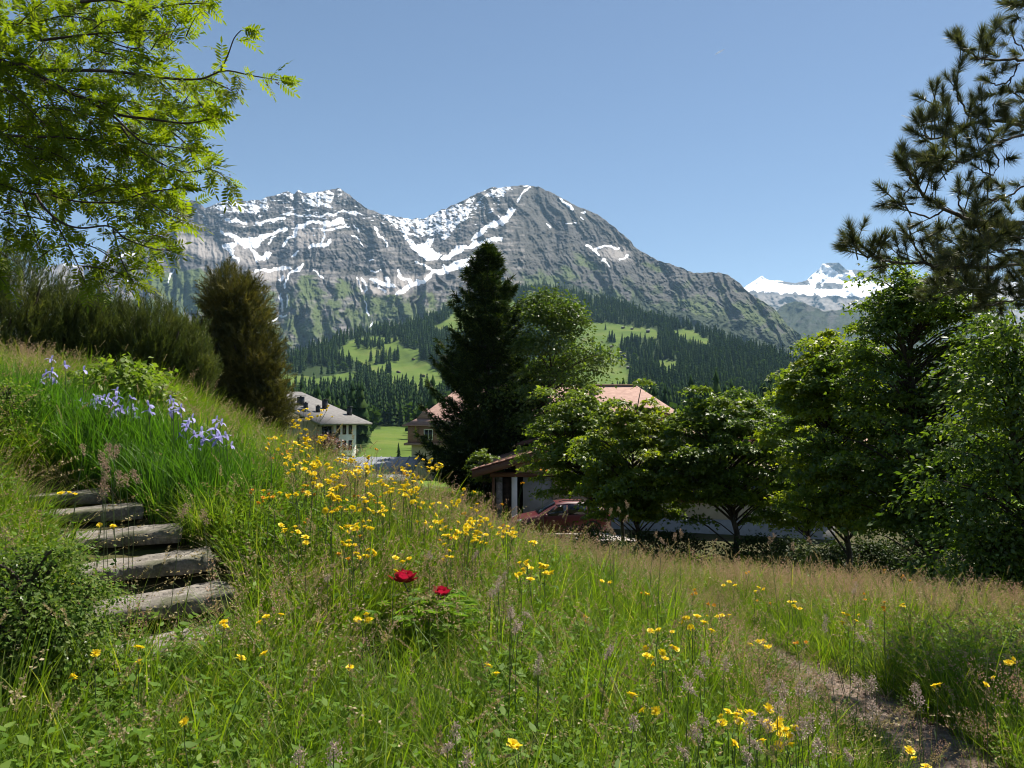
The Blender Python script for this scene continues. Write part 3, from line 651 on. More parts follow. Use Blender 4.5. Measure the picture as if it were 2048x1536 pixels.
STEPS = [(-2.00, 4.20, -1.315, 0.84, 0.42, 0.075, 0.60, 'bottom weathered stone step half buried in grass'), (-2.17, 4.58, -1.155, 0.80, 0.41, 0.085, 0.58, 'weathered stone step second from the bottom of the flight'),
         (-2.43, 4.95, -1.00, 0.82, 0.41, 0.085, 0.54, 'weathered stone step third from the bottom of the flight'), (-2.80, 5.32, -0.87, 0.80, 0.40, 0.08, 0.48, 'stone step fourth from the bottom beside the iris clump'),
         (-3.25, 5.70, -0.755, 0.76, 0.38, 0.08, 0.42, 'stone step fifth from the bottom below the tan seed heads'), (-3.68, 6.06, -0.675, 0.72, 0.38, 0.08, 0.35, 'top stone step nearly hidden by grass')]
for k, (x, y, z, lx, ly, h, rz, lab) in enumerate(STEPS):
    tag(slab('stone_step', (x, y, z), lx, ly, h, rz, 300 + k, M['stone'], 0.05), lab, 'step', 'stone steps up the bank')
for k, (x, y, lx, rz, lab) in enumerate([(2.68, 3.55, 0.34, 1.45, 'mossy edging stone at the near end of the gravel path'), (2.72, 4.35, 0.5, 1.5, 'edging stone beside the gravel path among dead leaves'), (2.67, 5.2, 0.55, 1.6, 'edging stone in the middle of the path border'), (2.50, 6.0, 0.6, 1.66, 'pale edging stone where the path narrows'), (2.34, 6.75, 0.5, 1.75, 'pale edging stone at the far end of the path')]):
    tag(slab('edging_stone', (x, y, gz(x, y) - 0.015), lx * 0.9, 0.12, 0.13, rz, 330 + k, M['stone']), lab, 'stone', 'edging stones along the path')

# ------------------------------------------------------------------ buildings
M['cream'] = surf('cream_render', (0.46, 0.38, 0.265), (0.53, 0.45, 0.32), 1.5, 0.9, 0.004, 8)
M['white'] = surf('white_render', (0.70, 0.68, 0.63), (0.80, 0.78, 0.74), 1.2, 0.9, 0.004, 8)
M['beige_shaded'] = surf('shaded_beige_render', (0.30, 0.25, 0.185), (0.38, 0.325, 0.245), 1.2, 0.9, 0.004, 8)  # beige render with the shade on the gable wall mixed into its colour
M['plinth'] = surf('grey_plinth', (0.24, 0.235, 0.22), (0.31, 0.30, 0.28), 2.5, 0.92, 0.004, 8)
M['brownwood'] = surf('brown_timber', (0.085, 0.040, 0.022), (0.16, 0.082, 0.042), 5, 0.7, 0.004, stretch=(0.2, 1, 1))
M['redwood'] = surf('red_brown_timber', (0.10, 0.028, 0.018), (0.17, 0.05, 0.032), 5, 0.6)
M['darkwood'] = surf('dark_timber', (0.025, 0.017, 0.012), (0.055, 0.038, 0.028), 6, 0.75)
M['rooftile'] = surf('brown_clay_tile', (0.11, 0.052, 0.036), (0.22, 0.115, 0.08), 7, 0.85, 0.01)
M['pinkroof'] = surf('pink_clay_roof', (0.24, 0.145, 0.118), (0.34, 0.22, 0.18), 1.4, 0.85, 0.03, 9, stretch=(1, 1, 4))
M['pinkshingle'] = surf('rose_shingle', (0.20, 0.105, 0.09), (0.28, 0.155, 0.135), 4, 0.85, 0.02, 8, stretch=(1, 1, 3))
M['greyroof'] = surf('grey_fibre_roof', (0.115, 0.108, 0.105), (0.175, 0.167, 0.16), 1.6, 0.8, 0.01, 9)
M['bluegrey'] = surf('blue_grey_sheet', (0.13, 0.142, 0.165), (0.20, 0.213, 0.24), 2.0, 0.55, 0.004, 7)
M['glass'] = mat('window_glass')[0]
b = M['glass'].node_tree.nodes['Principled BSDF']; b.inputs['Base Color'].default_value = (0.012, 0.015, 0.018, 1); b.inputs['Roughness'].default_value = 0.06
M['metal'] = surf('dull_metal', (0.03, 0.03, 0.032), (0.06, 0.06, 0.065), 8, 0.5, 0, metal=0.4)
M['whitewood'] = surf('white_paint', (0.72, 0.71, 0.68), (0.80, 0.79, 0.76), 6, 0.6)
M['gutter'] = surf('gutter_metal', (0.10, 0.07, 0.06), (0.15, 0.11, 0.09), 6, 0.5, metal=0.5)

class Local:
    """builds in a local frame: e1 along the front, e2 to the back, z up"""
    def __init__(s, root, o, e1): s.root = root; s.o = np.array(o, float); s.e1 = np.array([e1[0], e1[1], 0.0]); s.e1 /= np.linalg.norm(s.e1); s.e2 = np.array([-s.e1[1], s.e1[0], 0.0])
    def p(s, P):
        P = np.asarray(P, float)
        return s.o + P[..., 0:1] * s.e1 + P[..., 1:2] * s.e2 + P[..., 2:3] * np.array([0, 0, 1.0]) - np.array(s.root.location)
    def box(s, mb, lo, hi):
        lo, hi = np.array(lo, float), np.array(hi, float)
        V = np.array([[(lo, hi)[a][0], (lo, hi)[b_][1], (lo, hi)[c_][2]] for c_ in (0, 1) for b_ in (0, 1) for a in (0, 1)])
        return mb.add(s.p(V), [(0, 2, 3, 1), (4, 5, 7, 6), (0, 1, 5, 4), (2, 6, 7, 3), (0, 4, 6, 2), (1, 3, 7, 5)])
    def prism(s, mb, poly, d):
        q = s.p(poly); dd = s.p(np.array([d])) - s.p(np.zeros((1, 3)))
        return mb.prism(q, dd[0])
    def panel(s, name, m, lo, hi, parent=None):
        return s.box(MB(), lo, hi).build(name, m, parent or s.root)
def window(L, side, u, z, w, h, fm, at_=0.0, panes=2, name='window', deep=0.06):
    """frame with glass panes set into it; side: 'front' (y = at_), 'left' (x = at_)"""
    def bx(mb, u0, u1, z0, z1, d0, d1):
        if side == 'front': return L.box(mb, (u0, at_ - d1, z0), (u1, at_ - d0, z1))
        return L.box(mb, (at_ - d1, u0, z0), (at_ - d0, u1, z1))
    f = MB(); fw = min(0.09, w * 0.14)
    bx(f, u - w / 2, u + w / 2, z, z + fw, 0, deep); bx(f, u - w / 2, u + w / 2, z + h - fw, z + h, 0, deep)
    bx(f, u - w / 2, u - w / 2 + fw, z + fw, z + h - fw, 0, deep); bx(f, u + w / 2 - fw, u + w / 2, z + fw, z + h - fw, 0, deep)
    for k in range(1, panes):
        q = u - w / 2 + w * k / panes; bx(f, q - fw * 0.3, q + fw * 0.3, z + fw, z + h - fw, 0, deep * 0.8)
    fo = f.build(name, fm, L.root)
    for k in range(panes):
        q0 = u - w / 2 + fw + (w - 2 * fw) * k / panes; q1 = u - w / 2 + fw + (w - 2 * fw) * (k + 1) / panes
        bx(MB(), q0 + 0.01, q1 - 0.01, z + fw, z + h - fw, 0.004, 0.02).build('pane', M['glass'], fo)
    return fo

# apartment building on the left
C0 = np.array([-33.9, 130.0, -10.5])
ab = empty('apartment_building', C0, 'white apartment building with low grey roof and dark chimneys', 'building')
L = Local(ab, C0, (0.5, 0.866))
EZ = 9.1
w = MB(); L.prism(w, [(0.3, 0, 0), (0.3, 34, 0), (0.3, 34, EZ), (0.3, 17, EZ + 5.3), (0.3, 0, EZ)], (9.2, 0, 0)); w.build('wall', M['beige_shaded'], ab)
f = MB(); L.box(f, (3.6, -0.12, 0), (9.5, 0, EZ)); f.build('facade', M['white'], ab)
rf = MB(); th = 0.32
L.prism(rf, [(-1.3, -1.6, EZ - 0.42), (-1.3, 17, EZ + 5.75), (-1.3, 17, EZ + 5.75 + th), (-1.3, -1.6, EZ - 0.42 + th)], (13.6, 0, 0))
L.prism(rf, [(-1.3, 17.0, EZ + 5.75), (-1.3, 35.6, EZ - 0.42), (-1.3, 35.6, EZ - 0.42 + th), (-1.3, 17.0, EZ + 5.75 + th)], (13.6, 0, 0))
roof = rf.build('roof', M['greyroof'], ab)
sl = (5.75 + 0.42) / 18.6
for (u, v, s_, hh) in [(4.0, 8.6, 0.95, 1.5), (3.6, 6.9, 0.6, 0.9), (4.4, 4.6, 0.6, 1.1), (8.2, 6.6, 0.75, 1.6), (11.0, 3.0, 0.7, 1.4)]:
    zb = EZ - 0.42 + th + (v + 1.6) * sl - 0.3
    ch = MB(); L.box(ch, (u - s_ / 2, v - s_ / 2, zb), (u + s_ / 2, v + s_ / 2, zb + 0.3 + hh)); ch = ch.build('chimney', M['metal'], roof)
    cp = MB(); L.box(cp, (u - s_ * 0.72, v - s_ * 0.72, zb + 0.42 + hh), (u + s_ * 0.72, v + s_ * 0.72, zb + 0.52 + hh)); L.box(cp, (u - 0.1, v - 0.1, zb + 0.3 + hh), (u + 0.1, v + 0.1, zb + 0.42 + hh)); cp.build('chimney_cap', M['metal'], roof)
sk = MB(); v0, v1 = 4.4, 6.0
L.prism(sk, [(0.8, v0, EZ - 0.42 + th + (v0 + 1.6) * sl + 0.03), (0.8, v1, EZ - 0.42 + th + (v1 + 1.6) * sl + 0.03), (0.8, v1, EZ - 0.42 + th + (v1 + 1.6) * sl + 0.13), (0.8, v0, EZ - 0.42 + th + (v0 + 1.6) * sl + 0.13)], (1.6, 0, 0)); sk.build('skylight', M['glass'], roof)
for fl in range(3):
    for u in (4.7, 6.3, 7.9):
        window(L, 'front', u, 0.9 + fl * 2.85 + 0.35, 0.95, 1.75, M['redwood'], at_=-0.12, panes=1)
for fl in range(3):
    bl = MB(); z = 0.6 + fl * 2.85
    L.box(bl, (0.25, -1.3, z - 0.18), (3.6, -0.0, z)); L.box(bl, (0.25, -1.3, z), (3.6, -1.22, z + 1.0)); bo = bl.build('balcony', M['darkwood'], ab)
    window(L, 'front', 1.9, z + 0.1, 2.4, 2.1, M['darkwood'], at_=0.0, panes=2, name='balcony_door')
for v in (5.0, 10.5):
    window(L, 'left', v, 4.9, 1.2, 1.4, M['darkwood'], at_=0.3, panes=2)
for v in (-0.9, 3.5, 8.0, 12.5):
    bk = MB(); L.box(bk, (-1.0, v, EZ - 0.62 + (v + 1.6) * sl - 0.25), (0.3, v + 0.22, EZ - 0.42 + (v + 1.6) * sl - 0.06)); bk.build('rafter', M['darkwood'], ab)

# red roofed hotel
hb = empty('hotel', (6, 108, -9.6), 'long hotel with hipped pink clay roof and rose shingled upper floor', 'building')
L = Local(hb, (-15.2, 108, -9.6), (1, 0))
EZ = 8.0; Wd, Dp = 42.3, 16.0
w = MB(); L.box(w, (0.5, 0.5, 0), (Wd - 0.5, Dp, 5.2)); w.build('wall', M['cream'], hb)
w = MB(); L.box(w, (0, 0, 5.5), (Wd, Dp + 0.5, EZ + 0.25)); w.build('shingle_wall', M['pinkshingle'], hb)
w = MB(); L.box(w, (-0.5, -0.5, 5.2), (Wd + 0.5, Dp + 1, 5.5)); w.build('cornice', M['pinkroof'], hb)
e = 0.7; zr = 14.25
q = L.p(np.array([(-e, -e, EZ + 0.1), (Wd + e, -e, EZ + 0.1), (Wd + e, Dp + e, EZ + 0.1), (-e, Dp + e, EZ + 0.1), (1.2, 1.1, EZ + 1.1), (Wd - 1.2, 1.1, EZ + 1.1), (Wd - 1.2, Dp - 1.1, EZ + 1.1), (1.2, Dp - 1.1, EZ + 1.1), (7.4, Dp / 2, zr), (Wd - 7.6, Dp / 2, zr)]))
rf = MB().add(q, [(0, 1, 5, 4), (1, 2, 6, 5), (2, 3, 7, 6), (3, 0, 4, 7), (4, 5, 9, 8), (6, 7, 8, 9), (3, 2, 1, 0)], [(5, 6, 9), (7, 4, 8)])
roof = rf.build('roof', M['pinkroof'], hb)
rd = MB(); L.box(rd, (7.4, Dp / 2 - 0.18, zr - 0.05), (Wd - 7.6, Dp / 2 + 0.18, zr + 0.16)); rd.build('ridge_cap', M['pinkroof'], roof)
for (u, v, hh) in [(27.6, 6.2, 2.0), (16.5, 7.0, 1.6)]:
    ch = MB(); L.box(ch, (u, v, 11.2), (u + 0.8, v + 0.8, 12.4 + hh * 0.6)); ch.build('chimney', M['brownwood'], roof)
dm = MB(); L.prism(dm, [(1.2, 1.0, 9.1), (3.6, 1.0, 9.1), (2.4, 1.0, 10.6)], (0, 3.0, 0)); dm.build('dormer', M['pinkroof'], roof)
gt = MB().tube(L.p(np.array([(-e, -e - 0.06, EZ + 0.06), (Wd + e, -e - 0.06, EZ + 0.06)])), 0.09); gt.tube(L.p(np.array([(1.5, -0.1, EZ), (1.5, -0.1, 5.6)])), 0.06); gt.build('gutter', M['gutter'], hb)
for u in (3.0, 7.0, 11, 28.5, 32, 35.5, 39):
    window(L, 'front', u, 6.0, 1.3, 1.55, M['whitewood'], panes=2)
for u in (4.2, 8.0, 12, 30, 34, 38):
    window(L, 'front', u, 2.4, 1.3, 1.8, M['whitewood'], at_=0.5, panes=2)

# garage end and long chalet
gb = empty('chalet', (7.6, 37, -5.3), 'long low chalet with cream walls and a garage end behind the maples', 'house')
L = Local(gb, (-1.0, 37.0, -5.3), (1, 0))
EV, SLP, RX = 2.62, 0.285, 8.4
w = MB(); L.prism(w, [(3.05, 0, 0.0), (17.0, 0, -1.6), (17.0, 0, EV), (RX, 0, EV + (RX - 0.2) * SLP), (1.2, 0, EV + 1.0 * SLP + 0.05), (1.2, 0, 2.36), (3.05, 0, 2.36)], (0, 6.0, 0)); w.build('wall', M['cream'], gb)
w = MB(); L.prism(w, [(3.3, -0.05, -0.9), (17.03, -0.05, -1.9), (17.03, -0.05, 0.0), (6.5, -0.05, 0.2), (3.3, -0.05, 0.2)], (0, 0.045, 0)); w.build('plinth', M['plinth'], gb)
L.panel('garage_back', M['darkwood'], (0.1, 3.4, 0), (3.04, 3.5, 2.36)); L.panel('garage_side', M['cream'], (0.0, 0.5, 0), (0.09, 3.4, 2.2))
L.panel('post', M['brownwood'], (0.0, -0.02, 0), (0.14, 0.14, 2.42)); L.panel('stone_pier', M['stone'], (0.2, 0.05, 0), (0.52, 0.4, 2.2)); L.panel('pillar', M['white'], (0.98, -0.03, 0), (1.26, 0.26, 2.3))
L.panel('beam', M['brownwood'], (-0.1, -0.06, 2.22), (3.3, 0.2, 2.44)); L.panel('garage_door', M['plinth'], (1.55, 0.12, 0), (3.02, 0.18, 2.2)); L.panel('side_door', M['darkwood'], (0.55, 0.3, 0), (0.95, 0.36, 2.15))
rf = MB(); th = 0.2
for (a, za, b_, zb) in [(-0.95, EV - 0.95 * SLP, RX, EV + RX * SLP), (RX, EV + RX * SLP, 17.9, EV - 0.9 * SLP)]:
    L.prism(rf, [(a, -0.8, za + 0.02), (b_, -0.8, zb + 0.02), (b_, -0.8, zb + 0.02 + th), (a, -0.8, za + 0.02 + th)], (0, 9.0, 0))
roof = rf.build('roof', M['rooftile'], gb)
vb = MB(); L.prism(vb, [(-0.95, -0.86, EV - 0.95 * SLP - 0.12), (RX, -0.86, EV + RX * SLP - 0.12), (RX, -0.86, EV + RX * SLP + 0.14), (-0.95, -0.86, EV - 0.95 * SLP + 0.14)], (0, 0.05, 0)); vb.build('verge_board', M['brownwood'], gb)
tv = MB(); tv.prism([(-0.17, -0.12, 0), (0.17, -0.12, 0), (0.17, 0.3, 0.0), (-0.17, 0.3, 0.0)], (0, 0, 0.05)); tme = tv.me('tile', M['rooftile'])
for k in range(27):
    for row in range(2):
        o = new_obj('tile', tme, roof); u = -0.85 + k * 0.34
        q = L.p(np.array([[u, -0.72 + 0.42 * row, EV + u * SLP + 0.25 + 0.03 * (k % 2) * 0.4]]))[0]
        o.location = q; o.rotation_euler = (0, -math.atan(SLP) - 0.06, 0)
for (u, ww) in [(10.0, 2.3), (13.4, 1.4), (5.6, 1.5)]:
    window(L, 'front', u, 1.05, ww, 1.15, M['redwood'], panes=3 if ww > 2 else 2)
    sl_ = MB(); L.box(sl_, (u - ww / 2 - 0.1, -0.16, 0.96), (u + ww / 2 + 0.1, -0.002, 1.05)); sl_.build('sill', M['redwood'], gb)
rw = MB(); L.prism(rw, [(2.2, 7.5, 0), (15.5, 7.5, 0), (15.5, 7.5, 4.1), (9, 7.5, 5.4), (2.2, 7.5, 3.5)], (0, 7, 0)); rw.build('rear_wall', M['cream'], gb)
rr = MB()
L.prism(rr, [(1.3, 6.7, 3.42), (9, 6.7, 5.55), (9, 6.7, 5.75), (1.3, 6.7, 3.62)], (0, 8.4, 0)); L.prism(rr, [(9.0, 6.7, 5.55), (16.6, 6.7, 3.42), (16.6, 6.7, 3.62), (9.0, 6.7, 5.75)], (0, 8.4, 0)); rr.build('rear_roof', M['rooftile'], gb)

# grey shed roof in front of the spruce
sb = empty('shed', (-9.5, 42, -5.4), 'low shed under a blue grey sheet roof below the flowers', 'shed')
L = Local(sb, (-13.2, 38.4, -5.4), (1, 0.03))
L.box(MB(), (0.3, 0.3, 0), (7.4, 6.8, 1.85)).build('wall', M['darkwood'], sb)
rf = MB(); L.prism(rf, [(0, -0.3, 1.95), (0, 7.2, 2.72), (0, 7.2, 2.82), (0, -0.3, 2.05)], (7.8, 0, 0)); roof = rf.build('roof', M['bluegrey'], sb)
for k in range(14):
    u = 0.15 + k * 0.577
    rb = MB(); L.prism(rb, [(u, -0.3, 2.052), (u, 7.2, 2.822), (u, 7.2, 2.87), (u, -0.3, 2.10)], (0.05, 0, 0)); rb.build('seam', M['bluegrey'], roof)
# red roofed house glimpsed at right
rb_ = empty('house', (27.5, 48, -7), 'small house with red roof glimpsed through the maples', 'house')
L = Local(rb_, (23.5, 48, -7), (1, 0.1))
w = MB(); L.prism(w, [(0, 0, 0), (8, 0, 0), (8, 0, 3.0), (4, 0, 5.0), (0, 0, 3.0)], (0, 7, 0)); w.build('wall', M['white'], rb_)
rf = MB(); L.prism(rf, [(-0.6, -0.6, 2.85), (4, -0.6, 5.2), (4, -0.6, 5.4), (-0.6, -0.6, 3.05)], (0, 8.2, 0)); L.prism(rf, [(4, -0.6, 5.2), (8.6, -0.6, 2.85), (8.6, -0.6, 3.05), (4, -0.6, 5.4)], (0, 8.2, 0)); rf.build('roof', M['pinkroof'], rb_)
window(L, 'front', 2.5, 1.0, 1.2, 1.2, M['redwood'])
window(L, 'front', 5.5, 1.0, 1.2, 1.2, M['redwood'])
# hay barns on the alp
for (x, y, s_, lab) in [(951, 757, 1, 'small brown hay barn on the alp just left of the spruce'), (797, 746, 0.7, 'tiny hay barn on the lower edge of the left alp meadow'), (827, 720, 0.7, 'tiny hay barn near the middle of the left alp meadow'), (1296, 665, 1.2, 'pale roofed hay barn below the upper forest on the right alp'), (1246, 657, 0.9, 'small grey hay barn high on the right alp meadow'), (1264, 659, 0.8, 'second small barn high on the right alp meadow'), (1223, 695, 0.8, 'dark hay barn in the middle of the right alp meadow'), (1257, 737, 0.8, 'white fronted barn at the forest edge on the right alp'), (1352, 736, 0.7, 'tiny barn in the small clearing of the right forest'), (845, 754, 0.9, 'red roofed hay barn beside the lone alp spruce')]:
    P = at(x, y, float(hill_depth(np.array([float(x)]), np.array([float(y)]))[0]))
    o = empty('hay_barn', P - np.array([0, 0, 0.6]), lab, 'barn', 'hay barns on the alp')
    q = MB().box((0, 0, 2.2 * s_), (9 * s_, 7 * s_, 4.4 * s_)); q.build('wall', M['darkwood'], o)
    q = MB(); q.prism([(-5.4 * s_, -4.4 * s_, 4.0 * s_), (0, -4.4 * s_, 6.6 * s_), (5.4 * s_, -4.4 * s_, 4.0 * s_), (5.4 * s_, -4.4 * s_, 4.4 * s_), (0, -4.4 * s_, 7.0 * s_), (-5.4 * s_, -4.4 * s_, 4.4 * s_)], (0, 8.8 * s_, 0)); q.build('roof', M['greyroof'] if x > 1200 else M['brownwood'], o)
    o.rotation_euler = (0, 0, 0.9 + x * 0.01)
# ------------------------------------------------------------------ red car under the maple
M['carpaint'] = mat('red_car_paint')[0]
b = M['carpaint'].node_tree.nodes['Principled BSDF']; b.inputs['Base Color'].default_value = (0.085, 0.006, 0.008, 1); b.inputs['Roughness'].default_value = 0.42; b.inputs['Coat Weight'].default_value = 0.25; b.inputs['Coat Roughness'].default_value = 0.06
M['rubber'] = surf('tyre_rubber', (0.015, 0.015, 0.016), (0.03, 0.03, 0.03), 20, 0.85)
M['rim'] = mat('silver_rim')[0]
b = M['rim'].node_tree.nodes['Principled BSDF']; b.inputs['Base Color'].default_value = (0.45, 0.45, 0.46, 1); b.inputs['Metallic'].default_value = 0.8; b.inputs['Roughness'].default_value = 0.35
M['lamp'] = mat('clear_lamp_glass')[0]
b = M['lamp'].node_tree.nodes['Principled BSDF']; b.inputs['Base Color'].default_value = (0.55, 0.57, 0.6, 1); b.inputs['Roughness'].default_value = 0.12
def build_car(loc, rz):
    root = empty('parked_car', loc, 'dark red estate car parked by the garage under the maple', 'car', rz=rz)
    # stations along x (front at -x): x, half width, bottom, belt, roof, roof half width
    S = [(-2.12, 0.60, 0.42, 0.58, 0.60, 0.55), (-2.05, 0.72, 0.28, 0.66, 0.70, 0.62), (-1.75, 0.82, 0.20, 0.78, 0.83, 0.66), (-1.30, 0.86, 0.19, 0.86, 0.92, 0.66), (-0.98, 0.87, 0.19, 0.90, 0.99, 0.64), (-0.55, 0.87, 0.19, 0.92, 1.28, 0.61), (-0.15, 0.87, 0.19, 0.93, 1.46, 0.60),
         (0.30, 0.87, 0.19, 0.94, 1.50, 0.61), (0.95, 0.87, 0.19, 0.95, 1.49, 0.61), (1.55, 0.86, 0.20, 0.96, 1.43, 0.59), (1.88, 0.84, 0.24, 0.97, 1.22, 0.58), (2.08, 0.78, 0.30, 0.92, 1.00, 0.60), (2.15, 0.70, 0.42, 0.75, 0.80, 0.58)]
    ring = []
    for x, w, zb, zl, zr, wr in S:
        h = [(w * 0.90, zb), (w, zb + 0.18 * (zl - zb) / 0.7), (w * 1.0, zb + 0.7 * (zl - zb)), (w * 0.96, zl), (wr * 1.02, zl + 0.86 * (zr - zl)), (wr * 0.75, zr)]
        ring.append([(x, -a, z) for a, z in h] + [(x, a, z) for a, z in h[::-1]])
    V = np.array(ring); n, k = V.shape[:2]
    i = np.arange(n - 1)[:, None] * k; j = np.arange(k)[None]; j2 = (j + 1) % k
    f = np.stack([i + j, i + k + j, i + k + j2, i + j2], -1).reshape(-1, 4)
    MB().add(V, f, [list(range(k))], [list(range((n - 1) * k, n * k))[::-1]]).build('body', M['carpaint'], root, True)
    def side_pt(x, fz, s, out=0.012):
        xs = [q[0] for q in S]
        w, zl, zr, wr = (np.interp(x, xs, [q[c] for q in S]) for c in (1, 3, 4, 5))
        z = zl + fz * 0.86 * (zr - zl)
        return (x, s * (w * 0.96 + (wr * 1.02 - w * 0.96) * fz + out), z)
    for s in (-1, 1):
        for (a, b_, c, d) in [(-0.82, -0.30, 0.22, 0.22), (0.28, 0.28, 1.08, 1.08), (1.14, 1.14, 1.80, 1.55)]:
            pts = [side_pt(a, 0.08, s), side_pt(b_, 0.94, s), side_pt(d, 0.94, s), side_pt(c, 0.08, s)]
            MB().prism(pts, (0, -s * 0.008, 0)).build('side_window', M['glass'], root)
        for x in (-1.32, 1.32):
            wl = empty('wheel', (x, s * 0.76, 0.31)); wl.parent = root
            th = np.linspace(0, 2 * np.pi, 24, endpoint=False)
            prof = [(0.20, 0.09), (0.29, 0.095), (0.315, 0.07), (0.315, -0.07), (0.29, -0.095), (0.20, -0.09)]
            Vt = np.array([[(r * math.cos(a), s * y, r * math.sin(a)) for r, y in prof] for a in th]); kk = len(prof)
            ii_ = np.arange(24)[:, None]; jj_ = np.arange(kk - 1)[None]
            MB().add(Vt, np.stack([ii_ * kk + jj_, ii_ * kk + jj_ + 1, (ii_ + 1) % 24 * kk + jj_ + 1, (ii_ + 1) % 24 * kk + jj_], -1).reshape(-1, 4)).build('tyre', M['rubber'], wl, True)
            rm = MB()
            for q in range(7):
                a = q * 2 * np.pi / 7; rm.tube([(0.03 * math.cos(a), s * 0.07, 0.03 * math.sin(a)), (0.2 * math.cos(a), s * 0.08, 0.2 * math.sin(a))], 0.02, 5)
            rm.tube([(0.205 * math.cos(a), s * 0.075, 0.205 * math.sin(a)) for a in np.linspace(0, 2 * np.pi, 20)], 0.018, 5); rm.tube([(0, s * 0.03, 0), (0, s * 0.085, 0)], 0.05, 8); rm.build('rim', M['rim'], wl)
            ar = MB().tube([(x + 0.37 * math.cos(a), s * 0.865, 0.31 + 0.37 * math.sin(a)) for a in np.linspace(-0.2, np.pi + 0.2, 18)], 0.03, 6); ar.build('wheel_arch', M['rubber'], root)
        MB().prism([(-2.06, s * 0.50, 0.60), (-1.78, s * 0.80, 0.70), (-1.72, s * 0.79, 0.80), (-2.0, s * 0.52, 0.71)], (-0.03, s * 0.015, 0.01)).build('headlight', M['lamp'], root)
        MB().prism([(1.98, s * 0.80, 0.78), (2.14, s * 0.66, 0.78), (2.06, s * 0.64, 1.02), (1.93, s * 0.79, 1.02)], (0.02, s * 0.015, 0)).build('tail_light', M['crimson'], root)
        MB().box((-0.72, s * 0.98, 0.98), (0.12, 0.2, 0.13)).build('mirror', M['carpaint'], root)
        MB().tube([(-0.1, s * 0.56, 1.50), (0.1, s * 0.56, 1.56), (1.3, s * 0.56, 1.55), (1.45, s * 0.56, 1.46)], 0.018).build('roof_rail', M['rubber'], root)
        for x in (0.08, 0.95): MB().box((x, s * 0.885, 0.80), (0.18, 0.03, 0.03)).build('door_handle', M['carpaint'], root)
    MB().prism([(-0.95, -0.60, 1.02), (-0.95, 0.60, 1.02), (-0.22, 0.50, 1.46), (-0.22, -0.50, 1.46)], (-0.02, 0, 0.02)).build('windscreen', M['glass'], root)
    MB().prism([(1.62, -0.50, 1.42), (1.62, 0.50, 1.42), (2.06, 0.55, 1.03), (2.06, -0.55, 1.03)], (0.02, 0, 0.02)).build('rear_window', M['glass'], root)
    MB().box((-2.1, 0, 0.38), (0.08, 1.2, 0.14)).build('bumper', M['rubber'], root)
    return root
cx_, cy_ = 2.05, 32.6
build_car((cx_, cy_, gz(cx_, cy_) + 0.07), 0.10)

# ------------------------------------------------------------------ trees
LEAFM = (np.array([(0, 0, 0), (0.62, 0.30, -0.08), (0.20, 0.50, 0.04), (0, 1.05, -0.10), (-0.20, 0.50, 0.04), (-0.62, 0.30, -0.08)], float), np.array([(0, 1, 2), (0, 2, 3), (0, 3, 4), (0, 4, 5)]))
LEAF5 = (np.array([(0, 0, 0), (0.42, 0.16, 0.05), (0.52, 0.55, -0.06), (0, 1, -0.05), (-0.52, 0.55, -0.06), (-0.42, 0.16, 0.05)], float), np.array([(0, 1, 2), (0, 2, 3), (0, 3, 4), (0, 4, 5)]))
LEAF2 = (np.array([(0, 0, 0), (0.28, 0.5, 0.05), (0, 1, 0), (-0.28, 0.5, 0.05)], float), np.array([(0, 1, 2), (0, 2, 3)]))
NEED = (np.array([(-0.5, 0, 0), (0.5, 0, 0), (0, 1, 0)], float), np.array([(0, 1, 2)]))
def leaves_mesh(name, tpl, pos, d, n, s, m, parent, midx=None, kind=None):
    V, f = scatter(tpl[0], tpl[1], pos, frames(d, n), s)
    o = new_obj(name, mesh(name, V, [f], m, False, None if midx is None else np.repeat(midx, len(tpl[1]))), parent)
    if kind: o['kind'] = kind
    return o
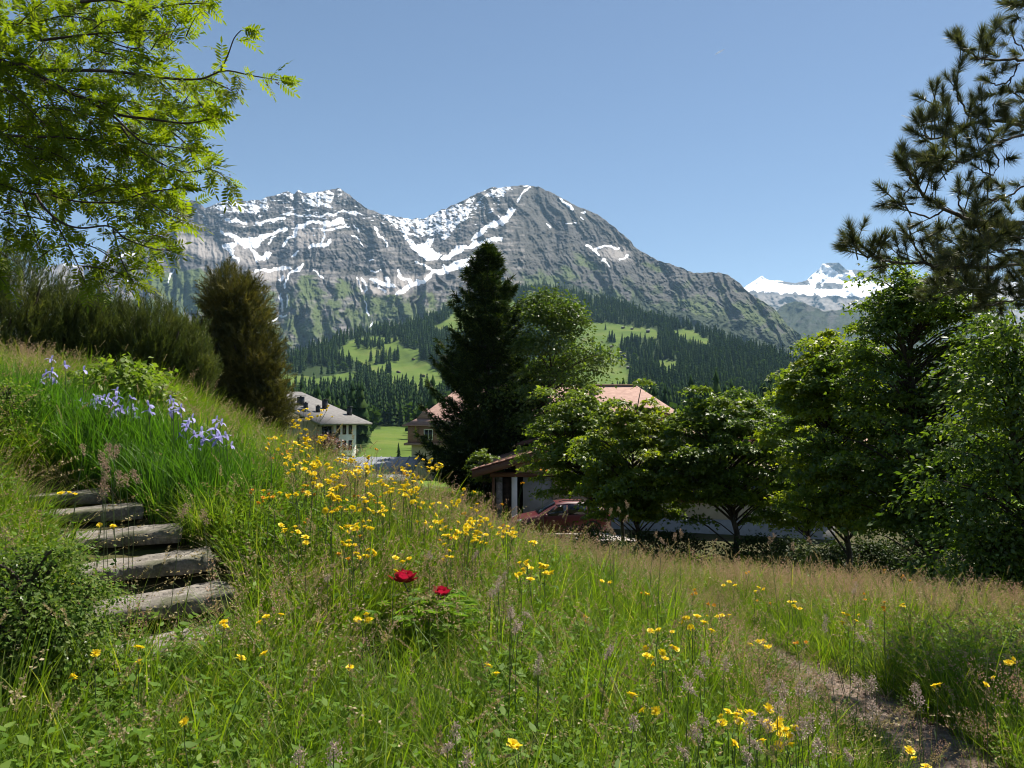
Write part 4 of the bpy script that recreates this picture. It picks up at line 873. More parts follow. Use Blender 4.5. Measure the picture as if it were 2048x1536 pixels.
def broadleaf(name, label, group, pxc, top, bot, hw, Y, tr, ncl, nleaf, ls, mats, mixp, seed, trunk_px=None, flat=0.35, profile=0.55, tpl=LEAF5, dep=0.9, cr=0.42, extra_tops=(), hang=0.25, up=0.9):
    r = np.random.default_rng(seed)
    if ls > 0.1 and tpl is LEAF5: ncl, cr, nleaf, flat, ls, tpl = int(ncl * 2.9), cr * 0.62, int(nleaf * 2.3), flat * 0.8, ls * 0.78, LEAFM
    tp = pxc if trunk_px is None else trunk_px
    T0 = at(tp, 1000, Y); x0 = T0[0]; z0 = gz(x0, Y) - 0.05
    ztop = at(pxc, top, Y)[2]; zbot = at(pxc, bot, Y)[2]; xc = at(pxc, top, Y)[0]; R = hw / F * Y
    root = empty(name, (x0, Y, z0), label, 'tree', group)
    o3 = np.array([x0, Y, z0])
    h = ztop - z0
    tk = smooth_line([(0, 0, 0), (0.05 * h * 0.3, 0, h * 0.3), (xc - x0 - 0.02 * h, 0.03 * h, h * 0.65), (xc - x0, 0, h * 0.97)], 14)
    tk[1:-1, :2] += r.normal(size=(12, 2)) * 0.015 * h * 0.4
    trad = np.interp(np.linspace(0, 1, 14), [0, 0.05, 0.5, 1], [tr * 1.25, tr, tr * 0.55, 0.012])
    MB().tube(tk, trad, 9).build('trunk', M['bark'], root, True)
    u = r.beta(1.0, 1.2, ncl); u = np.concatenate([u, np.linspace(0.9, 1.0, 3)])
    ncl = len(u)
    prof = np.sin(np.pi * np.clip(0.14 + 0.82 * u ** 0.85, 0, 1)) ** profile
    a = r.uniform(0, 2 * np.pi, ncl); rr = R * prof * np.sqrt(r.uniform(0.12, 1.0, ncl)) * (1 + 0.30 * r.normal(size=ncl) * (u < 0.85))
    C = np.stack([xc - x0 + rr * np.cos(a), rr * np.sin(a) * dep, (zbot - z0) + u * (ztop - zbot)], -1)
    if tpl is LEAFM:      # leaders and side sprays that break the outline
        nx_ = 26; ux = r.uniform(0.25, 1.0, nx_); ax = r.uniform(0, 2 * np.pi, nx_); rx = R * np.sin(np.pi * np.clip(0.14 + 0.82 * ux ** 0.85, 0, 1)) ** profile * r.uniform(1.05, 1.32, nx_)
        C = np.concatenate([C, np.stack([xc - x0 + rx * np.cos(ax), rx * np.sin(ax) * dep, (zbot - z0) + ux * (ztop - zbot)], -1)])
        nx_ = 9; C = np.concatenate([C, np.stack([xc - x0 + r.uniform(-0.75, 0.75, nx_) * R, r.normal(size=nx_) * 0.3 * R, np.full(nx_, ztop - z0) + r.uniform(-0.25, 0.14, nx_) * min(ztop - zbot, 3.0)], -1)]); ncl = len(C)
    if len(extra_tops):
        E = np.array([at(ex, ey, Y) - o3 for ex, ey in extra_tops]); E[:, 1] += r.normal(size=len(E)) * 0.2
        C = np.concatenate([C, E]); ncl = len(C)
    lb = MB()
    for c in C:
        zt = np.clip(c[2] - 0.55 * np.hypot(c[0] - (xc - x0), c[1]) - 0.1, 0.18 * h, 0.95 * h)
        k = np.interp(zt, tk[:, 2], np.arange(14)); st = tk[int(k)] + (tk[min(int(k) + 1, 13)] - tk[int(k)]) * (k % 1)
        mid = st * 0.45 + c * 0.55 + np.array([0, 0, 0.12 * np.linalg.norm(c - st)])
        L_ = np.linalg.norm(c - st)
        lb.tube(smooth_line([st, mid, c], 6), np.linspace(max(0.010, 0.013 * L_ + 0.006), 0.006, 6), 5)
    lb.build('limb', M['twig'], root, True)['kind'] = 'stuff'
    per = nleaf // ncl
    base = np.repeat(C, per, 0); nn = len(base)
    sz = np.repeat(r.uniform(0.6, 1.35, ncl), per) * cr
    off = r.normal(size=(nn, 3)) * sz[:, None] * np.array([0.62, 0.62, flat * 0.62])
    off[:, 2] -= hang * (off[:, 0] ** 2 + off[:, 1] ** 2) / np.maximum(sz, 0.1)
    P = base + off
    out = norm(P - np.array([xc - x0, 0, (zbot + ztop) / 2 - z0]))
    nrm = norm(np.array([0, 0, up]) + 0.35 * out + 0.55 * r.normal(size=(nn, 3)))
    d = norm(off * np.array([1, 1, 0.4]) / np.maximum(sz[:, None], 0.1) + 0.5 * r.normal(size=(nn, 3)) + np.array([0, 0, -0.35]))
    mi = (np.repeat(r.uniform(0, 1, ncl), per) < mixp).astype(int) if len(mats) > 1 else None
    leaves_mesh('crown', tpl, P, d, nrm, ls * r.uniform(0.6, 1.25, nn), [M[q] for q in mats], root, mi)
    return root
GM = 'young maples in front of the chalet'
broadleaf('maple_tree', 'leftmost maple, hanging over the red car', GM, 1150, 800, 985, 92, 25, 0.075, 46, 9000, 0.15, ['maple'], 0, 11, trunk_px=1235, extra_tops=[(1080, 985), (1075, 925), (1100, 850), (1185, 1030), (1090, 880), (1180, 772), (1145, 785), (1075, 955), (1130, 950), (1190, 1010)])
broadleaf('maple_tree', 'maple with a bright yellow green patch at its top', GM, 1272, 822, 1025, 106, 22, 0.07, 60, 11000, 0.145, ['maple', 'maple_young'], 0.34, 12, trunk_px=1272, extra_tops=[(1285, 762), (1250, 830), (1300, 800), (1235, 850), (1180, 930)])
broadleaf('maple_tree', 'maple with the clear dark trunk before the cream wall', GM, 1455, 790, 1000, 124, 21, 0.105, 62, 12000, 0.14, ['maple_dark', 'maple'], 0.45, 13, trunk_px=1463, extra_tops=[(1390, 775), (1470, 780), (1350, 840), (1400, 1035), (1345, 1030), (1500, 1035)])
broadleaf('maple_tree', 'thin stemmed maple between the two dark trunks', GM, 1598, 770, 1045, 95, 23, 0.05, 40, 7500, 0.145, ['maple', 'maple_dark'], 0.4, 14, trunk_px=1612)
broadleaf('maple_tree', 'tall maple with a sunlit yellow green top spire', GM, 1672, 675, 1045, 116, 17, 0.075, 74, 13500, 0.125, ['maple', 'maple_young'], 0.35, 15, trunk_px=1688, extra_tops=[(1665, 662), (1652, 700), (1690, 690), (1600, 740), (1560, 800), (1575, 860)])
broadleaf('maple_tree', 'tallest darkest maple with the thick black trunk', GM, 1842, 560, 1055, 155, 14.5, 0.17, 110, 17000, 0.115, ['maple_dark', 'maple'], 0.42, 16, trunk_px=1842, extra_tops=[(1760, 600), (1750, 640), (1830, 560), (1900, 590), (1940, 600), (1730, 700), (1720, 610), (1790, 560), (1880, 1060)], profile=0.4)
broadleaf('rowan_tree', 'drooping feathery green tree at the right edge', None, 2040, 625, 1130, 125, 10.5, 0.09, 120, 24000, 0.085, ['maple_dark', 'maple'], 0.28, 17, trunk_px=2075, tpl=LEAF2, flat=0.28, hang=0.5, profile=0.35, extra_tops=[(1900, 970), (1870, 960), (1930, 1040), (1905, 900), (1960, 1090), (1990, 1150)])
broadleaf('shrub', 'low dark leafy shrub under the feathery tree at the right edge', None, 1985, 1080, 1215, 100, 10.4, 0.03, 30, 5000, 0.075, ['maple_dark', 'maple'], 0.3, 18, tpl=LEAF2, cr=0.3)['category'] = 'shrub'
broadleaf('shrub', 'small shrub at the foot of the tallest maple', None, 1850, 1120, 1200, 65, 11.5, 0.02, 18, 2400, 0.07, ['maple_dark', 'maple'], 0.3, 19, tpl=LEAF2, cr=0.25)['category'] = 'shrub'
broadleaf('shrub', 'pale leafy sapling beside the chalet eave under the spruce', None, 968, 905, 960, 28, 39, 0.03, 12, 1500, 0.13, ['maple'], 0, 20, cr=0.3)['category'] = 'sapling'
broadleaf('alder_tree', 'feathery green tree leaning against the right of the spruce', None, 1105, 590, 915, 100, 46, 0.16, 95, 30000, 0.22, ['birch', 'maple_dark'], 0.6, 21, trunk_px=1090, tpl=LEAF2, cr=0.75, extra_tops=[(1060, 600), (1095, 585), (1160, 640), (1190, 700), (1195, 740), (1180, 720), (1130, 610)], flat=0.6, up=0.4, profile=0.45)
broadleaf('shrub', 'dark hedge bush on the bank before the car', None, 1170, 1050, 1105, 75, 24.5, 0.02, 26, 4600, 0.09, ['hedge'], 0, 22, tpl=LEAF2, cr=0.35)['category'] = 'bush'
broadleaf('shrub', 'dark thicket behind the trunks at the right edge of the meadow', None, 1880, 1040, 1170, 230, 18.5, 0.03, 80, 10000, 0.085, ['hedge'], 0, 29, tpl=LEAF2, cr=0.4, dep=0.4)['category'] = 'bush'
for (hx, ht, hy, lab) in [(1330, 1066, 20.5, 'dark bush below the chalet wall left of the clear maple trunk'), (1545, 1074, 19.5, 'dark bush below the chalet wall right of the clear maple trunk'), (1700, 1086, 18, 'dark bush around the trunk of the tall maple with the sunlit spire')]:  # low hedge bushes, also placed to darken the sunlit ground before the wall
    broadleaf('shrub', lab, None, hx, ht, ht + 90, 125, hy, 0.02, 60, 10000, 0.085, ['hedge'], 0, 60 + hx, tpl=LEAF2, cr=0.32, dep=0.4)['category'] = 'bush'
broadleaf('barberry_bush', 'reddish brown leaved bush before the white apartment facade', None, 650, 870, 935, 42, 22, 0.03, 24, 3600, 0.07, ['redleaf'], 0, 25, tpl=LEAF2, cr=0.3)['category'] = 'bush'
broadleaf('bramble_bush', 'bright lime leaved bramble behind the irises', None, 235, 728, 850, 105, 8.0, 0.015, 40, 3400, 0.085, ['rasp'], 0, 26, tpl=LEAF2, cr=0.26, dep=0.5, flat=0.3)['category'] = 'bush'
broadleaf('shrub', 'yellow green bush left of the iris bank', None, 20, 770, 940, 80, 6.6, 0.015, 26, 4200, 0.035, ['rasp', 'shrub'], 0.6, 27, tpl=LEAF2, cr=0.2, dep=0.6)['category'] = 'bush'

# spruce
def spruce_tree(pxc, top, base_py, hw, Y, seed):
    r = np.random.default_rng(seed)
    P0 = at(pxc, base_py, Y); P0[2] = gz(P0[0], Y) - 0.1
    root = empty('spruce_tree', P0, 'tall dark spruce towering before the pink roofed hotel', 'tree')
    h = at(pxc, top, Y)[2] - P0[2]; R = hw / F * Y
    MB().tube([(0, 0, 0), (0, 0, h * 0.5), (0, 0, h)], [0.28, 0.16, 0.02], 9).build('trunk', M['bark'], root, True)
    pos, dd, nn, sz = [], [], [], []
    lb = MB()
    nb = 290
    for k in range(nb):
        u = (k + r.uniform()) / nb
        z = h * (0.06 + 0.93 * u)
        L_ = R * (1 - u) ** 0.72 * r.uniform(0.62, 1.12) * (1.0 if u > 0.06 else 0.8) + 0.12
        a = r.uniform(0, 2 * np.pi)
        t_ = np.linspace(0, 1, 12)
        rise = (0.30 + 0.35 * u) * L_
        c = np.stack([np.cos(a) * L_ * t_, np.sin(a) * L_ * t_, z + rise * (t_ ** 2.0) - 0.42 * L_ * (1 - u) * t_ * (1.3 - t_)], -1)
        lb.tube(c[[0, 4, 8, 11]], [0.035, 0.025, 0.015, 0.006], 4)
        side = np.array([-np.sin(a), np.cos(a), 0]); fw = np.array([np.cos(a), np.sin(a), 0])
        m_ = int(14 + 190 * L_ / R)
        tt_ = r.uniform(0.12, 1.0, m_); ci = np.stack([np.interp(tt_, t_, c[:, q]) for q in range(3)], -1)
        s_ = r.choice([-1, 1], m_); w = (1.02 - tt_) * 0.42 * L_ + 0.10
        lat = r.uniform(0, 1, m_) * w
        p = ci + side[None] * (s_ * lat)[:, None] + fw[None] * (lat * 0.55)[:, None] + np.array([0, 0, 1.0]) * (r.normal(size=m_) * 0.05 - 0.15 * lat)[:, None]
        pos.append(p); dd.append(norm(side[None] * (s_ * 0.55)[:, None] + fw * 0.8 + np.array([0, 0, 0.15]) + 0.4 * r.normal(size=(m_, 3))))
        nn.append(norm(np.array([0, 0, 1.0]) + 0.5 * r.normal(size=(m_, 3)))); sz.append(r.uniform(0.75, 1.3, m_))
    lb.build('limb', M['twig'], root, True)['kind'] = 'stuff'
    pos, dd, nn, sz = map(np.concatenate, (pos, dd, nn, sz))
    # each spray is a small fan of needle shoots
    fan = np.array([(-0.05, 0, 0), (0.05, 0, 0), (0, 0.42, 0.03), (0, 0.08, 0), (0.03, 0.05, 0), (0.24, 0.30, -0.03), (0, 0.08, 0), (-0.03, 0.05, 0), (-0.24, 0.30, -0.03), (0.02, 0.0, 0.02), (-0.02, 0.06, 0), (0.10, 0.16, -0.20)], float)
    ff = np.array([(0, 1, 2), (3, 4, 5), (6, 8, 7), (9, 11, 10)])
    leaves_mesh('crown', (fan, ff), pos, dd, nn, sz, M['spruce'], root)
    return root
spruce_tree(975, 485, 960, 150, 48, 31)

# arolla pine and dwarf pines: upright shoots clothed in needles
def shoot_template(n, L_, nl, w, seed, spread=0.75):
    r = np.random.default_rng(seed)
    t_ = r.uniform(0.0, 1.0, n) ** 0.8; a = r.uniform(0, 2 * np.pi, n)
    p = np.stack([0 * t_, t_ * L_, 0 * t_], -1)
    d = norm(np.stack([np.cos(a) * spread, np.full(n, 0.75) + 0.5 * t_, np.sin(a) * spread], -1))
    V, f = scatter(NEED[0], NEED[1], p, frames(d, rdir(n, r)), np.stack([np.full(n, w), nl * r.uniform(0.7, 1.1, n), np.full(n, 1)], -1))
    return V, f
def pine_mass(name, label, cat, group, envelope, nsh, tmpl, m, seed, stems=None, base=None, ups=1.1):
    """envelope: list of (px, py_top, py_bottom, halfwidth_px, Y) lobes"""
    r = np.random.default_rng(seed)
    wts = np.array([e[3] * (e[2] - e[1]) for e in envelope], float); wts /= wts.sum()
    P, Nn = [], []
    for e, w in zip(envelope, wts):
        n = int(nsh * w)
        c0 = at(e[0], e[1], e[4]); c1 = at(e[0], e[2], e[4]); R = e[3] / F * e[4]; H = (c0[2] - c1[2]) / 2
        d = rdir(n, r); q = r.uniform(0.55, 1.0, n) ** 0.5
        q = np.where(r.uniform(size=n) < 0.16, r.uniform(0.2, 0.7, n), q) * (1 + (0.48 if ups < 1 else 0.34) * fbm(d[:, 0] * 3.2 + e[0], d[:, 2] * 3.2 + d[:, 1] * 2, 3, seed))
        p = d * q[:, None] * np.array([R, R * 0.85, H]) + (c0 + c1) / 2
        P.append(p); Nn.append(d)
    P = np.concatenate(P); Nn = np.concatenate(Nn); n = len(P)
    b0 = np.array(base if base is not None else (np.mean([at(e[0], e[2], e[4])[0] for e in envelope]), np.mean([e[4] for e in envelope]), 0.0))
    b0[2] = gz(b0[0], b0[1])
    root = empty(name, b0, label, cat, group)
    d = norm(np.array([0, 0, ups]) + 0.55 * Nn + 0.25 * r.normal(size=(n, 3)))
    k = r.integers(0, len(tmpl), n)
    tone = np.clip(0.42 + 0.35 * fbm(P[:, 0] * 1.1, P[:, 2] * 1.5 + P[:, 1], 3, seed + 3) + 0.22 * r.normal(size=n), 0, 1)
    V, f, off, TN = [], [], 0, []
    for q, tm in enumerate(tmpl):
        s = np.where(k == q)[0]
        v, ff = scatter(tm[0], tm[1], P[s] - b0, frames(d[s], rdir(len(s), r)), r.uniform(0.55, 1.3, len(s)))
        TN.append(np.repeat(tone[s], len(tm[0])))
        V.append(v); f.append(ff + off); off += len(v)
    cm = mesh('crown', np.concatenate(V), [np.concatenate(f)], m); add_attr(cm, 'tone', np.concatenate(TN)); new_obj('crown', cm, root)
    st = MB()
    for e in envelope:
        c0 = at(e[0], e[1], e[4]) - b0; c1 = at(e[0], e[2], e[4]) - b0
        for s in range(4):
            tip = c1 + (c0 - c1) * r.uniform(0.5, 0.9) + r.normal(size=3) * np.array([0.5, 0.4, 0.0]) * e[3] / F * e[4]
            st.tube(smooth_line([(c1[0] * 0.7, c1[1] * 0.7, -0.1), c1 * 0.5 + tip * 0.5 + np.array([0, 0, -0.1]), tip], 7), np.linspace(0.05, 0.012, 7), 5)
    so = st.build('stem', M['bark'], root, True); so['kind'] = 'stuff'
    return root
sht = [shoot_template(30, 0.26, 0.075, 0.008, s_, 0.7) for s_ in (1, 2, 3)]
sht2 = [shoot_template(26, 0.36, 0.15, 0.015, s_, 0.8) for s_ in (4, 5, 6)]
GP = 'dwarf pines along the top of the bank'
pine_mass('dwarf_pine', 'tall dwarf pine at the left end under the rowan boughs', 'shrub', GP, [(20, 500, 760, 85, 11.5), (-60, 520, 780, 70, 11)], 2600, sht, M['mugo'], 41)
pine_mass('dwarf_pine', 'dwarf pine second from the left end of the dark row', 'shrub', GP, [(120, 590, 790, 75, 12)], 2000, sht, M['mugo'], 42)
pine_mass('dwarf_pine', 'broad dwarf pine in the middle of the dark row', 'shrub', GP, [(215, 610, 800, 75, 12.5), (175, 600, 780, 45, 12)], 2400, sht, M['mugo'], 43)
pine_mass('dwarf_pine', 'dwarf pine above the bright bramble', 'shrub', GP, [(295, 620, 810, 70, 12.5)], 2100, sht, M['mugo'], 44)
pine_mass('dwarf_pine', 'dwarf pine at the right end of the row beside the golden pine', 'shrub', GP, [(360, 650, 830, 58, 13), (395, 690, 820, 28, 12.6)], 2000, sht, M['mugo'], 45)
pine_mass('pine_tree', 'single golden brown pine before the apartment roof', 'tree', None, [(462, 545, 640, 50, 25), (478, 570, 700, 58, 25.2), (445, 610, 760, 44, 25), (500, 640, 790, 52, 24.8), (470, 700, 850, 70, 25.2), (520, 700, 850, 44, 25), (500, 770, 890, 68, 25), (440, 770, 890, 50, 24.8), (540, 770, 880, 32, 24.6), (400, 660, 720, 22, 25.5)], 9500, sht2, M['arolla'], 46, ups=0.55, base=(-9.2, 25, 0))

# cinquefoil shrub bottom left
broadleaf('cinquefoil_shrub', 'dense low small leaved shrub at the lower left corner', None, 60, 1095, 1470, 150, 3.3, 0.012, 110, 26000, 0.022, ['shrub', 'maple_dark'], 0.12, 28, tpl=LEAF2, cr=0.13, dep=0.8, flat=0.5, profile=0.35)['category'] = 'shrub'

# rowan boughs at upper left
cR = lambda p: crop(0, 0, 0.4037, p)
r = np.random.default_rng(77)
ry = -6.2
root = empty('rowan_tree', (-6.4, 5.6, gz(-6.4, 5.6) - 0.05), 'rowan tree with backlit pinnate leaves reaching in at upper left', 'tree')
o3 = np.array(root.location)
trunk = smooth_line([(0, 0, 0), (0.1, 0, 1.2), (0.3, -0.1, 2.4), (0.4, -0.2, 4.2), (0.3, -0.3, 6)], 12)
MB().tube(trunk, np.linspace(0.13, 0.03, 12), 9).build('trunk', M['bark'], root, True)
BOUGH = [([(-330, 200), (0, 310), (120, 330), (250, 410), (400, 480), (520, 510)], 0.036, 5.0, 4.6), ([(-300, 640), (100, 675), (300, 680), (480, 700), (570, 720)], 0.013, 4.7, 4.6), ([(-300, 350), (50, 470), (200, 590), (300, 640)], 0.015, 5.3, 5.5),
         ([(330, 445), (560, 560), (750, 590), (900, 610), (1000, 600), (1060, 580)], 0.012, 4.8, 4.5), ([(220, 350), (500, 350), (700, 370), (860, 390), (1000, 390), (1110, 350), (1250, 375), (1370, 395)], 0.012, 4.9, 4.5), ([(1090, 358), (1130, 270), (1160, 190), (1195, 150)], 0.006, 4.6, 4.5),
         ([(1020, 390), (1090, 420), (1150, 450)], 0.005, 4.6, 4.5), ([(200, 200), (450, 170), (600, 160), (760, 150)], 0.010, 5.1, 4.8), ([(480, 175), (610, 230), (690, 235), (680, 180)], 0.006, 5.0, 4.9), ([(400, 10), (560, 0), (700, 40), (900, 20), (1015, 15)], 0.011, 5.0, 4.7), ([(500, 520), (590, 600), (700, 700), (800, 720), (940, 740)], 0.010, 4.7, 4.5),
         ([(590, 610), (700, 750), (900, 850), (1040, 830)], 0.008, 4.7, 4.6), ([(1030, 835), (1090, 860), (1135, 905)], 0.004, 4.6, 4.6), ([(-300, 820), (-50, 890), (100, 950), (250, 970), (400, 1000), (600, 1000), (700, 960), (900, 930)], 0.014, 5.2, 4.6), ([(180, 965), (220, 1030), (300, 1100), (400, 1130), (540, 1120), (620, 1180), (750, 1230), (840, 1240)], 0.010, 4.9, 4.5),
         ([(100, 950), (150, 1100), (200, 1220)], 0.006, 5.0, 4.9), ([(260, 1080), (330, 1200), (380, 1300), (420, 1400)], 0.006, 4.8, 4.7), ([(-300, 100), (100, 120), (300, 80), (450, 60)], 0.012, 5.4, 5.1), ([(560, 1130), (590, 1250), (620, 1330), (660, 1400)], 0.005, 4.7, 4.6), ([(750, 1010), (830, 1060), (900, 1090)], 0.004, 4.6, 4.5), ([(-300, 1050), (0, 1080), (120, 1180)], 0.008, 5.3, 5.0)]
LP, LD, HEADS = [], [], []
for line, rad, y0, y1 in BOUGH:
    q = np.array(cR(line)); n = len(q)
    P = at(q[:, 0], q[:, 1], np.linspace(y0 + 0.3, y1 + 0.3, n)) - o3
    n2 = max(8, n * 4); P = smooth_line(P, n2)
    if line[0][0] < -200:
        k = np.argmin(np.abs(trunk[:, 2] - (P[0, 2] - 0.8))); P = np.concatenate([smooth_line([trunk[k], (trunk[k] + P[0]) / 2 + np.array([0, 0, 0.1]), P[0]], 5)[:-1], P])
    rr_ = np.linspace(rad, max(0.0028, rad * 0.22), len(P))
    MB().tube(P, rr_, 6).build('bough', M['twig'], root, True)
    seg = np.linalg.norm(np.diff(P, axis=0), axis=1).sum()
    m_ = max(5, int(seg / 0.055))
    ts = np.linspace(0.12, 1, m_); idx = ts * (len(P) - 1)
    for q_ in idx:
        i0 = min(int(q_), len(P) - 2); p = P[i0] + (P[i0 + 1] - P[i0]) * (q_ - i0); tdir = norm(P[i0 + 1] - P[i0])
        LP.append(p); LD.append(norm(tdir * 0.7 + rdir(1, r)[0] * 0.9 + np.array([0, 0, -0.15])))
    for _ in range(4): LP.append(P[-1]); LD.append(norm(norm(P[-1] - P[-2]) + rdir(1, r)[0] * 0.7))
    HEADS.append(P[-1])
REG = cR([(-60, -60), (1000, -20), (930, 190), (800, 250), (960, 400), (1090, 590), (1000, 640), (940, 800), (860, 930), (900, 1060), (830, 1230), (700, 1290), (640, 1420), (420, 1390), (300, 1270), (170, 1240), (-60, 1280)])
tw = MB(); twc = 0
while twc < 420:
    x, y = r.uniform(-140, 430), r.uniform(-60, 590)
    if x > 0 and not poly_mask(np.array([x]), np.array([y]), REG)[0]: continue
    if x > 150 and r.uniform() < 0.25: continue
    if y > 400 and x < 230 and r.uniform() < 0.6: continue
    p0 = at(x, y, r.uniform(4.9, 6.5)) - o3
    dr = norm(np.array([0.8, -0.35, -0.15]) + rdir(1, r)[0] * 0.55); L_ = r.uniform(0.2, 0.42)
    pts = smooth_line([p0 - dr * L_ * 0.6, p0, p0 + dr * L_ * 0.6 + np.array([0, 0, -0.05])], 6)
    tw.tube(pts, np.linspace(0.005, 0.002, 6), 4); twc += 1
    for q_ in np.linspace(0.5, 5, 7):
        i0 = min(int(q_), 4); LP.append(pts[i0] + (pts[i0 + 1] - pts[i0]) * (q_ - i0)); LD.append(norm(dr * 0.8 + rdir(1, r)[0] * 0.75))
    if r.uniform() < 0.3: HEADS.append(pts[-1])
tw.build('twigs', M['twig'], root, True)['kind'] = 'stuff'
LP = np.array(LP); LD = np.array(LD); n = len(LP)
def pinnate(seed):
    q = np.random.default_rng(seed); V, f = [], []; b_ = 0
    def leaflet(o, d, L_, n_):
        nonlocal b_
        x = np.cross(d, n_); x /= np.linalg.norm(x)
        pts = [o, o + d * L_ * 0.35 + x * L_ * 0.15 + n_ * 0.04 * L_, o + d * L_ * 0.75 + x * L_ * 0.12, o + d * L_, o + d * L_ * 0.75 - x * L_ * 0.12, o + d * L_ * 0.35 - x * L_ * 0.15 + n_ * 0.04 * L_]
        V.extend(pts); f.extend([(b_, b_ + 1, b_ + 2), (b_, b_ + 2, b_ + 3), (b_, b_ + 3, b_ + 4), (b_, b_ + 4, b_ + 5)]); b_ += 6
    for k in range(6):
        t_ = 0.22 + 0.125 * k; o = np.array([0, t_, -0.16 * t_ * t_])
        for s in (-1, 1):
            d = np.array([s * 0.86, 0.46 + q.uniform(-0.1, 0.1), -0.12 + q.uniform(-0.18, 0.18)]); leaflet(o, d / np.linalg.norm(d), 0.36 * (1 - 0.28 * abs(k - 2) / 3), np.array([0, 0, 1.0]))
    leaflet(np.array([0, 0.94, -0.15]), np.array([0, 1, -0.3]) / 1.044, 0.33, np.array([0, 0, 1.0]))
    V.extend([np.array(v) for v in [(-0.012, 0, 0), (0.012, 0, 0), (0.006, 0.96, -0.15), (-0.006, 0.96, -0.15)]]); f.extend([(b_, b_ + 1, b_ + 2), (b_, b_ + 2, b_ + 3)])
    return np.array(V), np.array(f)
PT = [pinnate(k) for k in range(4)]
LN = norm(np.array([0, 0, 1.0]) + 0.5 * r.normal(size=(n, 3)))
RM = frames(LD, LN); LS = r.uniform(0.115, 0.18, n)
pv_, py_v = proj(LP + o3)
vis = (pv_ > 0) & (pv_ < 2048) & (py_v > 0); order = np.argsort(-(LS / (LP + o3)[:, 1]) * vis)
first = order[:300]; rest = order[300:]
from mathutils import Matrix
pme = [mesh('leaf', v, [f], M['rowan']) for v, f in PT]
for k in first:
    o = new_obj('leaf', pme[k % 4], root)
    M4 = Matrix(RM[k].tolist()).to_4x4() @ Matrix.Scale(float(LS[k]), 4); M4.translation = Vector(LP[k]); o.matrix_local = M4
Vs, fs, off = [], [], 0
for q in range(4):
    s = rest[rest % 4 == q]; v, f = scatter(PT[q][0], PT[q][1], LP[s], RM[s], LS[s]); Vs.append(v); fs.append(f + off); off += len(v)
new_obj('foliage', mesh('foliage', np.concatenate(Vs), [np.concatenate(fs)], M['rowan']), root)['kind'] = 'stuff'
hb_ = MB()
for h_ in HEADS:
    if r.uniform() < 0.25: continue
    m_ = 22; c = h_ + r.normal(size=(m_, 3)) * np.array([0.028, 0.028, 0.018])
    v, f = scatter(np.array([(0, 0, 1), (0.9, 0, -0.4), (-0.45, 0.8, -0.4), (-0.45, -0.8, -0.4)], float), np.array([(0, 1, 2), (0, 2, 3), (0, 3, 1), (1, 3, 2)]), c, frames(rdir(m_, r), rdir(m_, r)), r.uniform(0.004, 0.008, m_)); hb_.add(v, f)
hb_.build('seed_clusters', M['deadleaf'], root)['kind'] = 'stuff'

